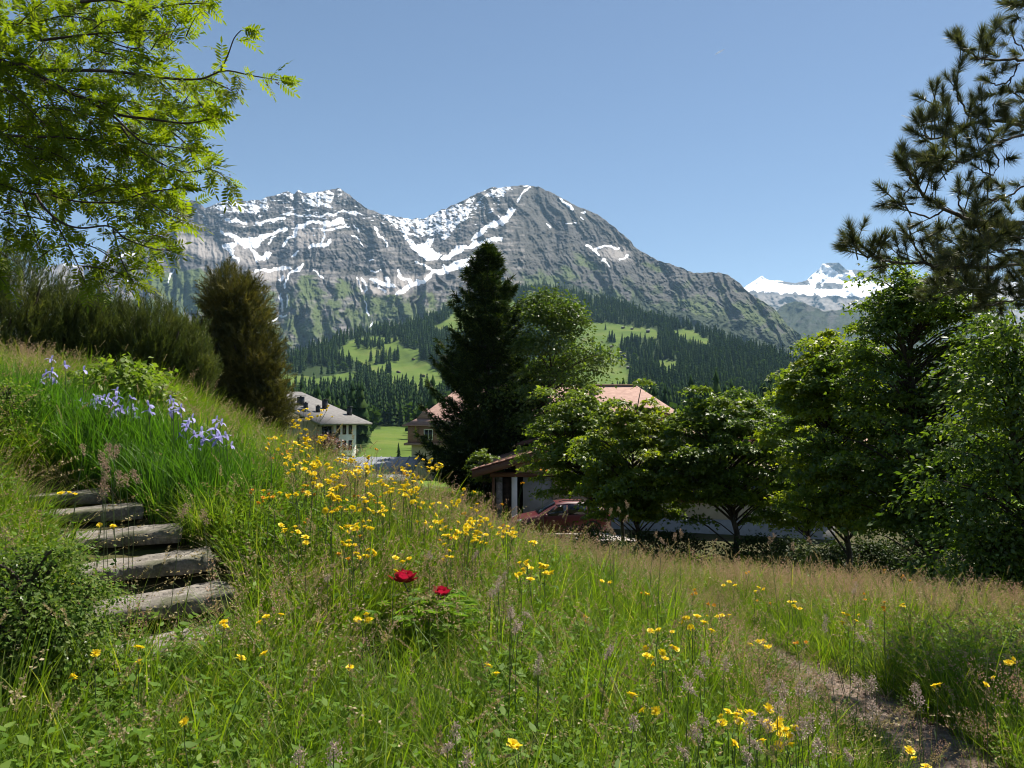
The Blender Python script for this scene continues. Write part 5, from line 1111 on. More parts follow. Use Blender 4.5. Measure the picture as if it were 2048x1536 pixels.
# long needled pine reaching in at upper right
cP = lambda p: crop(1650, 0, 0.4232, p)
r = np.random.default_rng(78)
root = empty('pine_tree', (5.9, 7.2, gz(5.9, 7.2) - 0.05), 'long needled pine whose crooked boughs reach in at upper right', 'tree')
o3 = np.array(root.location)
trunk = smooth_line([(0, 0, 0), (0.05, 0, 2), (-0.1, 0, 4.5), (0.1, 0, 7.2), (0.1, 0, 9.0)], 14)
MB().tube(trunk, np.linspace(0.17, 0.03, 14), 10).build('trunk', M['bark'], root, True)
PB = [([(1300, 330), (1100, 300), (941, 285), (850, 285), (760, 280), (690, 255), (640, 230)], 0.018), ([(765, 280), (775, 220), (800, 160)], 0.007), ([(1000, 292), (930, 230), (890, 175)], 0.007), ([(920, 300), (880, 370), (830, 400), (790, 395)], 0.008), ([(880, 370), (860, 430), (830, 450)], 0.006),
      ([(1300, 620), (1100, 610), (941, 600), (860, 575), (780, 570), (700, 580), (640, 620), (590, 650), (500, 655), (455, 645)], 0.02), ([(700, 578), (655, 510), (625, 440), (610, 380)], 0.009), ([(690, 580), (720, 520), (740, 480)], 0.006), ([(640, 620), (590, 560), (540, 520), (520, 450)], 0.008), ([(600, 645), (560, 590), (535, 570)], 0.006),
      ([(1300, 700), (1000, 640), (880, 650), (800, 690), (720, 740), (620, 770), (540, 760)], 0.018), ([(790, 695), (820, 760), (790, 830), (730, 800)], 0.007), ([(850, 660), (800, 620), (770, 610)], 0.006), ([(640, 765), (590, 710), (560, 690)], 0.006), ([(600, 770), (570, 800), (545, 800)], 0.006), ([(720, 740), (690, 690)], 0.005),
      ([(1300, 800), (1050, 860), (941, 880), (880, 920), (800, 945), (720, 930)], 0.014), ([(880, 920), (870, 960)], 0.005),
      ([(1300, 1080), (1050, 1060), (880, 1055), (760, 1050), (660, 1030), (560, 985), (480, 930), (420, 860), (380, 800)], 0.026), ([(560, 990), (500, 1030), (400, 1000), (350, 970)], 0.009), ([(660, 1030), (630, 960), (635, 900)], 0.008), ([(480, 930), (430, 870), (430, 780)], 0.008), ([(430, 875), (380, 900), (360, 960)], 0.007), ([(600, 1010), (560, 1080), (540, 1090)], 0.006), ([(500, 945), (520, 880), (500, 830)], 0.007),
      ([(1300, 1180), (1050, 1200), (900, 1180), (830, 1180), (760, 1140), (720, 1080)], 0.014), ([(1300, 1230), (1000, 1250), (800, 1260), (600, 1260), (480, 1250), (350, 1245), (250, 1220), (180, 1200), (140, 1160)], 0.02), ([(480, 1250), (430, 1170), (400, 1090)], 0.008), ([(350, 1245), (345, 1170)], 0.006), ([(560, 1258), (520, 1200), (500, 1150)], 0.007), ([(250, 1220), (280, 1270)], 0.006), ([(620, 1260), (600, 1340), (560, 1400), (480, 1420)], 0.009),
      ([(1300, 1330), (1000, 1330), (850, 1370), (700, 1380), (600, 1360)], 0.016), ([(1300, 1150), (1000, 1130), (850, 1120), (740, 1180), (650, 1200)], 0.012), ([(1200, 1430), (1000, 1420), (850, 1430), (760, 1440)], 0.010), ([(1250, 450), (1050, 460), (960, 480), (890, 440)], 0.010), ([(1250, 90), (1050, 60), (950, 40)], 0.010)]
TP, TD = [], []
for bi, (line, rad) in enumerate(PB):
    q = np.array(cP(line)); nq = len(q); y1 = 6.6 + 0.9 * math.sin(bi * 2.4); y0 = 7.2 if line[0][0] > 1000 else None
    if y0 is None:
        y0 = y1 = Ylast
    else: Ylast = 0.5 * (y0 + y1)
    P = smooth_line(at(q[:, 0], q[:, 1], np.linspace(y0, y1, nq)) - o3, nq * 4)
    if line[0][0] > 1000:
        k = np.argmin(np.abs(trunk[:, 2] - P[0, 2])); P = np.concatenate([smooth_line([trunk[k], (trunk[k] + P[0]) / 2, P[0]], 4)[:-1], P])
    P[1:-1] += r.normal(size=(len(P) - 2, 3)) * 0.008
    MB().tube(P, np.linspace(rad, max(0.006, rad * 0.35), len(P)), 6).build('bough', M['bark'], root, True)
    x, y = proj(P + o3)
    seg = np.linalg.norm(np.diff(P, axis=0), axis=1).sum()
    m_ = max(2, int(seg / 0.085))
    for k in range(m_):
        f_ = 1 - (k / m_) ** 1.3 * 0.9; q_ = f_ * (len(P) - 1.001); i0 = int(q_); p = P[i0] + (P[i0 + 1] - P[i0]) * (q_ - i0)
        td = norm(norm(P[i0 + 1] - P[i0]) * 0.8 + np.array([0, 0, 0.55]) + rdir(1, r)[0] * (0.15 if k == 0 else 0.8))
        if k > 0:
            e_ = p + td * r.uniform(0.05, 0.16); MB_pts = (p, e_)
        else: e_ = p
        TP.append(e_); TD.append(td)
x_ = 0
while x_ < 130:        # dense needles low on the right
    xx, yy = r.uniform(520, 1050), r.uniform(1060, 1450)
    if xx < 700 and yy > 1400: continue
    TP.append(at(*[float(v) for v in cP([(xx, yy)])[0]], r.uniform(6.3, 7.8)) - o3); TD.append(norm(np.array([-0.4, 0, 0.5]) + rdir(1, r)[0] * 0.7)); x_ += 1
tmesh = []
for k in range(4):
    q = np.random.default_rng(500 + k); m_ = 150
    t_ = q.uniform(0, 1, m_); a = q.uniform(0, 2 * np.pi, m_); el = np.interp(t_, [0, 1], [1.25, 0.25]) + q.normal(size=m_) * 0.15
    d = np.stack([np.sin(el) * np.cos(a), np.cos(el), np.sin(el) * np.sin(a)], -1)
    v, f = scatter(NEED[0], NEED[1], np.stack([0 * t_, t_ * 0.085, 0 * t_], -1), frames(d, rdir(m_, q)), np.stack([np.full(m_, 0.0046), 0.098 * q.uniform(0.75, 1.1, m_), np.ones(m_)], -1))
    mb = MB().add(v, f); mb.tube([(0, -0.12, 0), (0, 0.0, 0), (0, 0.09, 0)], [0.005, 0.005, 0.003], 4); tmesh.append(mb.me('needle_cluster', M['pineneedle']))
TP = np.array(TP); TD = np.array(TD)
so_ = np.argsort(proj(TP + o3)[0])
for k in so_[:300]:
    o = new_obj('needle_cluster', tmesh[k % 4], root)
    Rm = frames(TD[k][None], rdir(1, r))[0]; M4 = Matrix(Rm.tolist()).to_4x4() @ Matrix.Scale(float(r.uniform(0.8, 1.3)), 4); M4.translation = Vector(TP[k]); o.matrix_local = M4
if len(TP) > 300:
    Vs, fs, off = [], [], 0
    for k in so_[300:]:
        tm = tmesh[k % 4]; v = np.empty(len(tm.vertices) * 3, np.float32); tm.vertices.foreach_get('co', v)
        tri = np.array([q.vertices[:] for q in tm.polygons if len(q.vertices) == 3])
        Rm = frames(TD[k][None], rdir(1, r))[0]; Vs.append(v.reshape(-1, 3) @ Rm.T * r.uniform(0.8, 1.3) + TP[k]); fs.append(tri + off); off += len(tm.vertices)
    new_obj('needles', mesh('needles', np.concatenate(Vs), [np.concatenate(fs)], M['pineneedle']), root)['kind'] = 'stuff'
# ------------------------------------------------------------------ scattering
def gn_scatter(name, P, yaw, tilt, scl, srcs, label, fast_r):
    """one object of kind stuff: real instances of the source meshes on points"""
    n = len(P)
    me = bpy.data.meshes.new(name); me.vertices.add(n); me.vertices.foreach_set('co', np.asarray(P, np.float32).ravel())
    rot = np.stack([tilt * np.cos(yaw * 7.3), tilt * np.sin(yaw * 7.3), yaw], -1).astype(np.float32)
    a = me.attributes.new('rot', 'FLOAT_VECTOR', 'POINT'); a.data.foreach_set('vector', rot.ravel())
    a = me.attributes.new('scl', 'FLOAT', 'POINT'); a.data.foreach_set('value', np.asarray(scl, np.float32))
    a = me.attributes.new('idx', 'INT', 'POINT'); a.data.foreach_set('value', fast_r.integers(0, len(srcs), n).astype(np.int32))
    o = new_obj(name, me); tag(o, label, kind='stuff')
    c = bpy.data.collections.new(name + '_sources')
    for s in srcs: c.objects.link(bpy.data.objects.new(s.name, s))
    g = bpy.data.node_groups.new(name, 'GeometryNodeTree')
    g.interface.new_socket('Geometry', in_out='INPUT', socket_type='NodeSocketGeometry'); g.interface.new_socket('Geometry', in_out='OUTPUT', socket_type='NodeSocketGeometry')
    gi = g.nodes.new('NodeGroupInput'); go = g.nodes.new('NodeGroupOutput')
    ci = g.nodes.new('GeometryNodeCollectionInfo'); ci.inputs['Collection'].default_value = c; ci.inputs['Separate Children'].default_value = True; ci.inputs['Reset Children'].default_value = True
    ip = g.nodes.new('GeometryNodeInstanceOnPoints'); ip.inputs['Pick Instance'].default_value = True
    def na(nm, ty):
        q = g.nodes.new('GeometryNodeInputNamedAttribute'); q.data_type = ty; q.inputs['Name'].default_value = nm
        return next(s for s in q.outputs if s.enabled and s.name == 'Attribute')
    g.links.new(gi.outputs[0], ip.inputs['Points']); g.links.new(ci.outputs[0], ip.inputs['Instance'])
    g.links.new(na('idx', 'INT'), ip.inputs['Instance Index']); g.links.new(na('rot', 'FLOAT_VECTOR'), ip.inputs['Rotation']); g.links.new(na('scl', 'FLOAT'), ip.inputs['Scale'])
    g.links.new(ip.outputs[0], go.inputs[0])
    md = o.modifiers.new('scatter', 'NODES'); md.node_group = g
    return o
def blades(r, n, R, h, w, lean, segs=3, curl=0.3):
    """curved grass blades, tapering; returns V, quads, tris"""
    a = r.uniform(0, 2 * np.pi, n); rad = R * np.sqrt(r.uniform(0, 1, n))
    b0 = np.stack([rad * np.cos(a), rad * np.sin(a), 0 * a], -1)
    az = a + r.normal(size=n) * 0.9; hd = np.stack([np.cos(az), np.sin(az), 0 * az], -1)
    H = r.uniform(h[0], h[1], n); ln = r.uniform(lean[0], lean[1], n); W = r.uniform(w[0], w[1], n)
    t = np.linspace(0, 1, segs + 1)
    ctr = b0[:, None] + hd[:, None] * (ln * H)[:, None, None] * (t ** 1.8)[None, :, None] + np.array([0, 0, 1.0]) * (H[:, None] * (t[None] - curl * ln[:, None] * t[None] ** 3))[..., None]
    tw = az + np.pi / 2 + r.normal(size=n) * 0.7; sd = np.stack([np.cos(tw), np.sin(tw), 0 * tw], -1)
    wd = W[:, None] * (1 - t[None] ** 2.2 * 0.97) * (0.6 + 0.4 * np.minimum(1, t[None] * 4))
    L_ = ctr - sd[:, None] * wd[..., None] / 2; Rr = ctr + sd[:, None] * wd[..., None] / 2
    V = np.stack([L_, Rr], 2).reshape(-1, 3)
    k = 2 * (segs + 1); i = np.arange(n)[:, None] * k; j = np.arange(segs)[None] * 2
    return V, np.stack([i + j, i + j + 1, i + j + 3, i + j + 2], -1).reshape(-1, 4), ctr
SPK = (np.array([(0, 0, 0), (0.3, 0.5, 0.1), (0, 1, 0), (-0.3, 0.5, 0.1)], float), np.array([(0, 1, 2), (0, 2, 3)]))
def seeded(r, n, R, h, lean, nsp, spread, ssize, m_stem, m_seed, top=0.35, droop=0.0, width=(0.0016, 0.0024)):
    V, q, ctr = blades(r, n, R, h, width, lean, 6, 0.35)
    mb_v, f4 = V, q
    t_ = r.uniform(1 - top, 1.0, (n, nsp)); k = t_ * (ctr.shape[1] - 1.001); i0 = k.astype(int); fr = (k - i0)[..., None]
    ar = np.arange(n)[:, None]
    p = ctr[ar, i0] * (1 - fr) + ctr[ar, i0 + 1] * fr
    sp = spread * (1.0 - 0.75 * (t_ - (1 - top)) / top)
    d = rdir(n * nsp, r).reshape(n, nsp, 3); d[..., 2] = np.abs(d[..., 2]) * 0.6
    off = d * (sp * r.uniform(0.1, 1, (n, nsp)))[..., None]; off[..., 2] -= droop * sp * 1.6
    p = (p + off).reshape(-1, 3)
    dd = norm(d.reshape(-1, 3) + np.array([0, 0, 0.7 - 2.0 * droop]))
    v2, f3 = scatter(SPK[0], SPK[1], p, frames(dd, rdir(len(p), r)), ssize * r.uniform(0.6, 1.3, len(p)))
    Vall = np.concatenate([mb_v, v2])
    return mesh('seed_grass', Vall, [f4, f3 + len(mb_v)], [m_stem, m_seed], False, np.concatenate([np.zeros(len(f4)), np.ones(len(f3))]))
def herb(r, n, R, h, ls, m):
    MBh = []; P, D, Nn = [], [], []
    for _ in range(n):
        b0 = np.array([r.normal() * R, r.normal() * R, 0]); H = r.uniform(*h); ld = np.array([r.normal() * 0.15, r.normal() * 0.15, 1.0]) * H
        for k in range(7):
            t_ = 0.2 + 0.8 * k / 6; a = k * 2.4 + r.uniform(0, 1)
            P.append(b0 + ld * t_); D.append((math.cos(a), math.sin(a), 0.35 + r.normal() * 0.25)); Nn.append((0.3 * r.normal(), 0.3 * r.normal(), 1))
    P, D, Nn = map(np.array, (P, D, Nn))
    V, f = scatter(LEAF5[0] * np.array([0.50, 1.1, 1]), LEAF5[1], P, frames(D, Nn), ls * r.uniform(0.6, 1.3, len(P)))
    return mesh('herb', V, [f], m)
r = np.random.default_rng(900)
def mk_blades(seed, *a, m='grass', nm='grass_tuft', **k):
    V, q, _ = blades(np.random.default_rng(seed), *a, **k); return mesh(nm, V, [q], M[m])
tufts = [mk_blades(s_, 46, 0.10, (0.16, 0.44), (0.005, 0.0095), (0.15, 0.9)) for s_ in (1, 2, 3, 4)]
tall = [mk_blades(s_, 16, 0.09, (0.40, 0.74), (0.004, 0.008), (0.1, 0.7), segs=4) for s_ in (5, 6, 7)]
wide = [mk_blades(s_, 7, 0.05, (0.4, 0.75), (0.009, 0.014), (0.15, 0.8), segs=5) for s_ in (8, 9)]
short = [mk_blades(s_, 40, 0.10, (0.06, 0.17), (0.003, 0.005), (0.2, 0.9), segs=2) for s_ in (10, 11)]
pink = [seeded(np.random.default_rng(20 + k), 7, 0.10, (0.42, 0.72), (0.05, 0.4), 34, 0.045, 0.0105, M['grass'], M['pinkseed'], 0.32) for k in range(4)]
strawg = [seeded(np.random.default_rng(30 + k), 4, 0.08, (0.45, 0.8), (0.4, 1.1), 24, 0.022, 0.016, M['straw'], M['straw'], 0.34, droop=0.5) for k in range(4)]
foxt = [seeded(np.random.default_rng(40 + k), 3, 0.07, (0.5, 0.85), (0.1, 0.6), 60, 0.009, 0.009, M['grass'], M['straw'], 0.16) for k in range(3)]
herbs = [herb(np.random.default_rng(50 + k), 10, 0.08, (0.14, 0.42), 0.033, M['herb']) for k in range(4)]
def field(n, y0, y1, u0=-0.86, u1=0.86, pw=1.0):
    Y = np.sqrt(r.uniform(y0 ** 2, y1 ** 2, int(n))) if pw == 1.0 else y0 + (y1 - y0) * r.uniform(0, 1, int(n)) ** pw
    X = Y * r.uniform(u0, u1, int(n)); return X, Y
def on_steps(X, Y, grow=0.0):
    k = np.zeros(X.shape, bool)
    for x, y, z, lx, ly, h, rz_, _ in STEPS:
        dx, dy = X - x, Y - y; a = dx * math.cos(rz_) + dy * math.sin(rz_); b_ = -dx * math.sin(rz_) + dy * math.cos(rz_)
        k |= (np.abs(a) < lx / 2 + grow) & (np.abs(b_) < ly / 2 + grow)
    return k
def place(name, srcs, label, X, Y, s0, s1, keep=None, tilt=0.12, sink=0.02):
    """grass stays lower beside the trodden path and the steps"""
    k = np.ones(X.shape, bool) if keep is None else keep
    X, Y = X[k], Y[k]; n = len(X)
    P = np.stack([X, Y, ground(X, Y) - sink], -1)
    return gn_scatter(name, P, r.uniform(0, 2 * np.pi, n), r.normal(size=n) * tilt, r.uniform(s0, s1, n) * np.minimum(0.55 + 0.45 * sstep(0.25, 1.3, path_dist(X, Y) + 0.6 * (X > 2.3)), 1), srcs, label, r)
def patch(X, Y, f=0.6, seed=300): return fbm(X * f, Y * f, 3, seed)
def meadow_ok(X, Y, pw=0.34, g=0.10):
    by_peony = (np.hypot((X + 0.60) / 0.42, (Y - 4.35) / 0.80) < 1) & (r.uniform(size=X.shape) < 0.85)
    iris_bed = (line_dist(X, Y, [(-2.55, 6.2), (-3.1, 6.6), (-4.1, 7.0), (-5.3, 7.3)]) < 0.42)
    front = np.zeros(X.shape, bool)
    for x, y, z, lx, ly, h, rz_, _ in STEPS[:3]: front |= (np.abs(X - x - 0.02) < lx * 0.45) & (Y < y) & (Y > y - 0.45) & (r.uniform(size=X.shape) < 0.75)
    pw_ = pw * (1 - 0.9 * sstep(5.2, 7.0, Y)) * np.where(r.uniform(size=X.shape) < 0.10, 0.45, 1.0)
    return ~by_peony & ~iris_bed & ~front & (path_dist(X, Y) > pw_ + 0.10 * patch(X, Y, 2.2, 310)) & ~on_steps(X, Y, g)
X, Y = field(17500, 1.35, 14.5); k = meadow_ok(X, Y)
place('meadow_grass', tufts, 'dense green grass tufts covering the meadow slope', X, Y, 0.75, 1.25, k)
X, Y = field(5200, 1.8, 14.0); k = meadow_ok(X, Y, 0.6, 0.12)
place('tall_grass', tall, 'tall thin grass blades standing over the meadow', X, Y, 0.7, 1.1, k)
X, Y = field(700, 2.0, 9.0); k = meadow_ok(X, Y, 0.45, 0.1)
place('broad_grass', wide, 'broad bladed grass standing singly in the meadow', X, Y, 0.7, 1.1, k)
X, Y = field(7600, 3.6, 14.0); pk = patch(X, Y, 0.45, 320) + 0.25 * np.tanh((X + 0.2) / 1.5) + 0.12 * np.tanh((Y - 6.5) / 2)
k = meadow_ok(X, Y, 0.25, 0.12) & (r.uniform(size=len(X)) < np.clip(0.16 + 1.4 * pk, 0.02, 1) * (1 - 0.5 * sstep(8, 11, Y)))
place('bent_grass', pink, 'airy pinkish seed heads hazing the far meadow', X, Y, 0.8, 1.15, k)
X, Y = field(2300, 1.9, 11.0); k = meadow_ok(X, Y, 0.3, 0.1) & (r.uniform(size=len(X)) < np.clip(0.55 + 0.8 * patch(X, Y, 0.6, 330), 0.1, 1))
place('brome_grass', strawg, 'arching straw coloured grass with drooping seed', X, Y, 0.7, 1.1, k)
X, Y = field(1300, 2.2, 11.0); k = meadow_ok(X, Y, 0.3, 0.1)
place('foxtail_grass', foxt, 'slim pale foxtail grass spikes in the meadow', X, Y, 0.75, 1.1, k)
X, Y = field(14000, 1.6, 12.0); k = meadow_ok(X, Y, 0.42, 0.14) & (r.uniform(size=len(X)) < np.clip(0.45 + 1.1 * patch(X, Y, 0.7, 340) - 0.25 * np.tanh((X - 1.0) / 1.0), 0.04, 1))
place('meadow_herbs', herbs, 'low broad leaved herbs between the meadow grasses', X, Y, 0.7, 1.3, k)
X, Y = field(4200, 1.2, 8.0, 0.1, 0.9); k = (path_dist(X, Y) < 0.55)
place('path_grass', short, 'short grass sprouting along the gravel path', X, Y, 0.7, 1.3, k & (path_dist(X, Y) > 0.12 + 0.2 * np.abs(patch(X, Y, 2.2, 311))))
X, Y = field(9000, 14.0, 30.0, -0.30, 0.72); k = r.uniform(size=len(X)) < 0.35
place('bank_grass', tufts, 'rough shaded grass under the maples', X, Y, 0.5, 1.0, k & (Y < 29.5 - 0.3 * np.maximum(X, 0)))
X = r.uniform(-6.6, 0, 5200); Y = r.uniform(36.5, 60, 5200)
place('lawn_grass', short, 'bright short lawn between shed and garage', X, Y, 0.9, 1.6, poly_mask(X, Y, LAWNP))
def leafbits(seed):
    q = np.random.default_rng(seed); n = 9
    V, f = scatter(LEAF2[0], LEAF2[1], np.stack([q.normal(size=n) * 0.05, q.normal(size=n) * 0.05, q.uniform(0.004, 0.02, n)], -1), frames(rdir(n, q) * np.array([1, 1, 0.15]), norm(np.array([0, 0, 1.0]) + 0.5 * q.normal(size=(n, 3)))), q.uniform(0.015, 0.05, n)); return mesh('leaf_litter', V, [f], M['deadleaf'])
thatch = [mk_blades(s_, 26, 0.12, (0.12, 0.42), (0.003, 0.006), (0.5, 1.5), m='straw', segs=3) for s_ in (12, 13, 14)]
X, Y = field(3400, 1.6, 12.0); k = meadow_ok(X, Y, 0.2, 0.05)
place('dry_thatch', thatch, 'dead straw coloured blades mixed through the meadow', X, Y, 0.7, 1.2, k)
X, Y = field(5200, 1.2, 8.0, 0.05, 0.9); kd = path_dist(X, Y)
place('leaf_litter', [leafbits(k) for k in (1, 2, 3)], 'dry leaves and grass litter on the gravel path', X, Y, 0.5, 1.1, (kd < 0.42) | ((kd < 0.62) & (X > 2.3)), tilt=0.05, sink=-0.035)

# ------------------------------------------------------------------ irises, tussock, peony
IB = smooth_line([(-2.35, 6.15, 0), (-3.1, 6.6, 0), (-4.1, 7.0, 0), (-5.3, 7.3, 0), (-6.2, 7.5, 0)], 60)
n = 720; k = r.uniform(0, 59, n) ** 1.0; base = IB[k.astype(int)][:, :2] + r.normal(size=(n, 2)) * np.array([0.24, 0.24])
iris_b = [mk_blades(60 + q, 24, 0.10, (0.40, 0.90), (0.009, 0.015), (0.05, 0.6), m='lushgrass', nm='iris_leaf', segs=5, curl=0.45) for q in range(4)]
place('iris_leaves', iris_b, 'tall lush iris leaves on the bank above the steps', base[:, 0], base[:, 1], 0.68, 0.95, ~on_steps(base[:, 0], base[:, 1], 0.02))
V, q, _ = blades(np.random.default_rng(66), 170, 0.12, (0.3, 0.62), (0.006, 0.010), (0.4, 1.3), 6, 0.5)
o = new_obj('grass_tussock', mesh('grass_tussock', V, [q], M['limegrass'])); o.location = (-2.18, 5.55, gz(-2.18, 5.55) - 0.02); tag(o, 'lime green grass tussock spilling beside the steps below the irises', 'grass clump')
def petal(L_, W, curve, cup=0.0, seg=4):
    t = np.linspace(0, 1, seg + 1); w = W * np.sin(np.pi * np.clip(0.12 + 0.80 * t, 0, 1)) ** 0.8
    y = L_ * t; z = curve * L_ * t ** 2
    V = np.concatenate([np.stack([-w, y, z + cup * w], -1), np.stack([0 * w, y, z], -1), np.stack([w, y, z + cup * w], -1)])
    k = seg + 1; i = np.arange(seg)
    return V, np.concatenate([np.stack([i, i + k, i + k + 1, i + 1], -1), np.stack([i + k, i + 2 * k, i + 2 * k + 1, i + k + 1], -1)])
def radial(parts):
    mb = MB()
    for (V, f), az, el, z0 in parts:
        c, s_ = math.cos(el), math.sin(el); W_ = np.stack([V[:, 0], V[:, 1] * c - V[:, 2] * s_, V[:, 1] * s_ + V[:, 2] * c + z0], -1)
        mb.add(rotz(W_, az), f)
    return mb
fl = radial([(petal(0.058, 0.017, -0.95), a * 2.094, 0.3, 0) for a in range(3)] + [(petal(0.048, 0.011, 0.3), a * 2.094 + 1.05, 1.15, 0) for a in range(3)])
irisme = fl.me('flower', M['violet'])
IR = [(300, 345), (380, 380), (270, 430), (303, 420), (490, 410), (258, 580), (292, 575), (470, 590), (525, 605), (560, 565), (630, 570), (680, 530), (685, 610), (770, 575), (705, 640), (780, 630), (742, 645), (870, 615), (1000, 580), (1017, 600), (1060, 630), (1040, 655), (1125, 690), (1090, 750), (1180, 770), (1265, 700), (1260, 752), (1240, 790), (1280, 797), (1322, 792), (1100, 850), (510, 685), (560, 600), (600, 575)]
SPEC = {30: 'lowest blue violet iris bloom, hanging below the others at the right', 0: 'highest pale violet iris at the upper left of the bank', 25: 'violet iris standing tallest at the right end of the bed', 31: 'low violet iris alone in the leaves under the left cluster'}
for k, (x, y) in enumerate(IR):
    x, y = 0.3418 * x, 600 + 0.3418 * y
    Yd = float(np.interp(x, [20, 90, 200, 350, 455], [7.5, 7.3, 6.9, 6.4, 6.05])) + r.normal() * 0.08
    P = at(x, y, Yd); zb = gz(P[0], Yd)
    root = empty('iris_flower', (P[0] + r.normal() * 0.03, Yd, zb), SPEC.get(k, 'violet iris in the right hand cluster nearest the tussock' if x > 330 else 'violet iris in the middle of the bed before the bramble' if x > 150 else 'pale violet iris at the far left of the bed'), 'iris', 'irises on the bank')
    tip = P - np.array(root.location)
    MB().tube(smooth_line([(0, 0, -0.02), tip * 0.5 + np.array([0.01, 0, 0]), tip], 5), 0.0035, 4).build('stem', M['stem'], root)
    o = new_obj('flower', irisme, root); o.location = tuple(tip); o.rotation_euler = (r.normal() * 0.25, r.normal() * 0.25, r.uniform(0, 6.3)); s_ = r.uniform(0.75, 1.0); o.scale = (s_, s_, s_)
    for _ in range(int(r.integers(0, 3))):
        o = new_obj('flower', irisme, root); dz_ = np.array([r.normal() * 0.05, r.normal() * 0.05, -r.uniform(0.02, 0.10)]); o.location = tuple(tip + dz_); o.rotation_euler = (r.normal() * 0.3, r.normal() * 0.3, r.uniform(0, 6.3)); s_ = r.uniform(0.6, 0.9); o.scale = (s_, s_, s_)
        MB().tube([tip * 0.82, tip * 0.9 + dz_ * 0.6, tip + dz_], 0.0025, 4).build('stem', M['stem'], root)
# peony
pr = empty('peony_plant', (-0.62, 4.9, gz(-0.62, 4.9) - 0.02), 'peony with two crimson blooms above bright cut leaves', 'peony')
pb = np.array(pr.location); lq = np.random.default_rng(70)
for (x, y, Yd, R_p, lab) in [(808, 1165, 5.0, 0.088, 'larger full crimson bloom'), (882, 1192, 4.9, 0.062, 'smaller half open crimson bloom')]:
    P = at(x, y, Yd) - pb
    MB().tube(smooth_line([(0, 0, 0), P * 0.5 + np.array([0.03, 0, 0.05]), P], 6), 0.005, 5).build('stem', M['stem'], pr)
    parts = []
    for ring, (cnt, el, L_) in enumerate([(8, 0.0, 1.1), (9, 0.35, 1.05), (10, 0.75, 0.85), (9, 1.1, 0.65)]):
        for a in range(cnt): parts.append((petal(R_p * L_ * lq.uniform(0.85, 1.15), R_p * 0.42, 0.5, 0.35), a * 2 * np.pi / cnt + ring * 0.4, el + lq.normal() * 0.12, 0.0))
    o = radial(parts).build('flower', M['crimson'], pr); o.location = tuple(P); o.rotation_euler = (-0.35, 0.1, 0); o['label'] = lab
pp, pd, pnn, ps = [], [], [], []
for _ in range(120):
    x, y = lq.uniform(740, 965), lq.uniform(1185, 1310)
    c = at(x, y, 4.9 + lq.normal() * 0.18) - pb; d0 = norm(np.array([lq.normal(), lq.normal() - 0.2, 0.35]))
    for a in (-0.75, -0.3, 0.0, 0.3, 0.75):
        pp.append(c); pd.append(rotz(d0, a) + np.array([0, 0, -0.1])); pnn.append(np.array([0, 0, 1.0]) + 0.25 * lq.normal(size=3)); ps.append(0.115 * lq.uniform(0.7, 1.15))
lf = (np.array([(0, 0, 0), (0.13, 0.45, 0.03), (0, 1, -0.10), (-0.13, 0.45, 0.03)], float), LEAF2[1])
leaves_mesh('foliage', lf, np.array(pp), np.array(pd), np.array(pnn), np.array(ps), M['peonyleaf'], pr)

V, q, _ = blades(np.random.default_rng(67), 420, 0.55, (0.35, 0.8), (0.008, 0.014), (0.6, 1.5), 6, 0.55)
P = at(1690, 1098, 16.2)
o = new_obj('grass_mound', mesh('grass_mound', V, [q], M['lushgrass'])); o.location = (P[0], 16.2, gz(P[0], 16.2) + 0.0); tag(o, 'arching fountain grass mound in the shade between the dark maple trunks', 'grass clump')
# ------------------------------------------------------------------ countable flowers
YS = np.linspace(1.9, 13.5, 500)
def on_ray(x, y, h):
    P = at(x, y, YS); d = P[:, 2] - ground(P[:, 0], P[:, 1])
    s = np.where(d <= h)[0]; i = s[0] if len(s) and (s[0] > 0 or d[0] > 0.15) else int(np.argmin(d[130:]) + 130)
    if d[i] > 1.15: i = int(np.argmin(d[130:]) + 130)
    return P[i], d[i]
cA = lambda p: crop(520, 740, 0.2148, p)
cB = lambda p: crop(500, 900, 0.293, p)
cC = lambda p: crop(1200, 1150, 0.414, p)
cD = lambda p: crop(0, 960, 0.375, p)
YA = cA([(405, 375), (560, 370), (500, 435), (425, 455), (540, 440), (310, 495), (360, 550), (455, 615), (540, 630), (545, 665), (135, 650), (105, 695), (240, 670), (375, 660), (430, 710), (340, 735), (300, 810), (460, 780), (430, 850), (740, 830), (830, 825), (890, 830), (985, 820), (760, 860), (340, 885), (530, 890), (590, 880), (470, 910), (980, 910), (1010, 945), (880, 940), (900, 960), (500, 970), (580, 995), (660, 1060), (780, 990), (1315, 915), (1480, 825), (1440, 870), (1590, 855), (1630, 885), (1690, 905), (1560, 920), (1430, 965), (1360, 955), (1415, 1010), (1480, 1020), (1140, 1025), (1095, 1060), (1210, 1110), (1350, 1090), (1430, 1110), (740, 1110), (690, 1130), (640, 1180), (360, 1160), (135, 1165), (990, 1190), (1400, 1170), (1450, 1175)])
YB = cB([(300, 100), (480, 100), (690, 150), (790, 130), (880, 225), (1060, 250), (1120, 265), (1090, 315), (960, 270), (780, 330), (690, 395), (830, 405), (740, 490), (710, 515), (740, 550), (690, 535), (260, 555), (370, 615), (660, 655), (705, 700), (765, 715), (980, 745), (1190, 365), (1300, 370), (1380, 360), (1440, 290), (1550, 395), (1200, 490), (1280, 490), (1350, 525), (1440, 490), (1460, 520), (1500, 500), (1530, 495), (1600, 470), (1620, 500), (1490, 545), (1540, 560), (1440, 560), (1520, 590), (1550, 620), (1380, 610), (1720, 550), (1790, 550), (1750, 580), (1345, 700), (1970, 620), (1900, 790), (2000, 820), (1980, 790), (1860, 870), (540, 320), (330, 300), (440, 235), (560, 420), (900, 420), (1010, 400)])
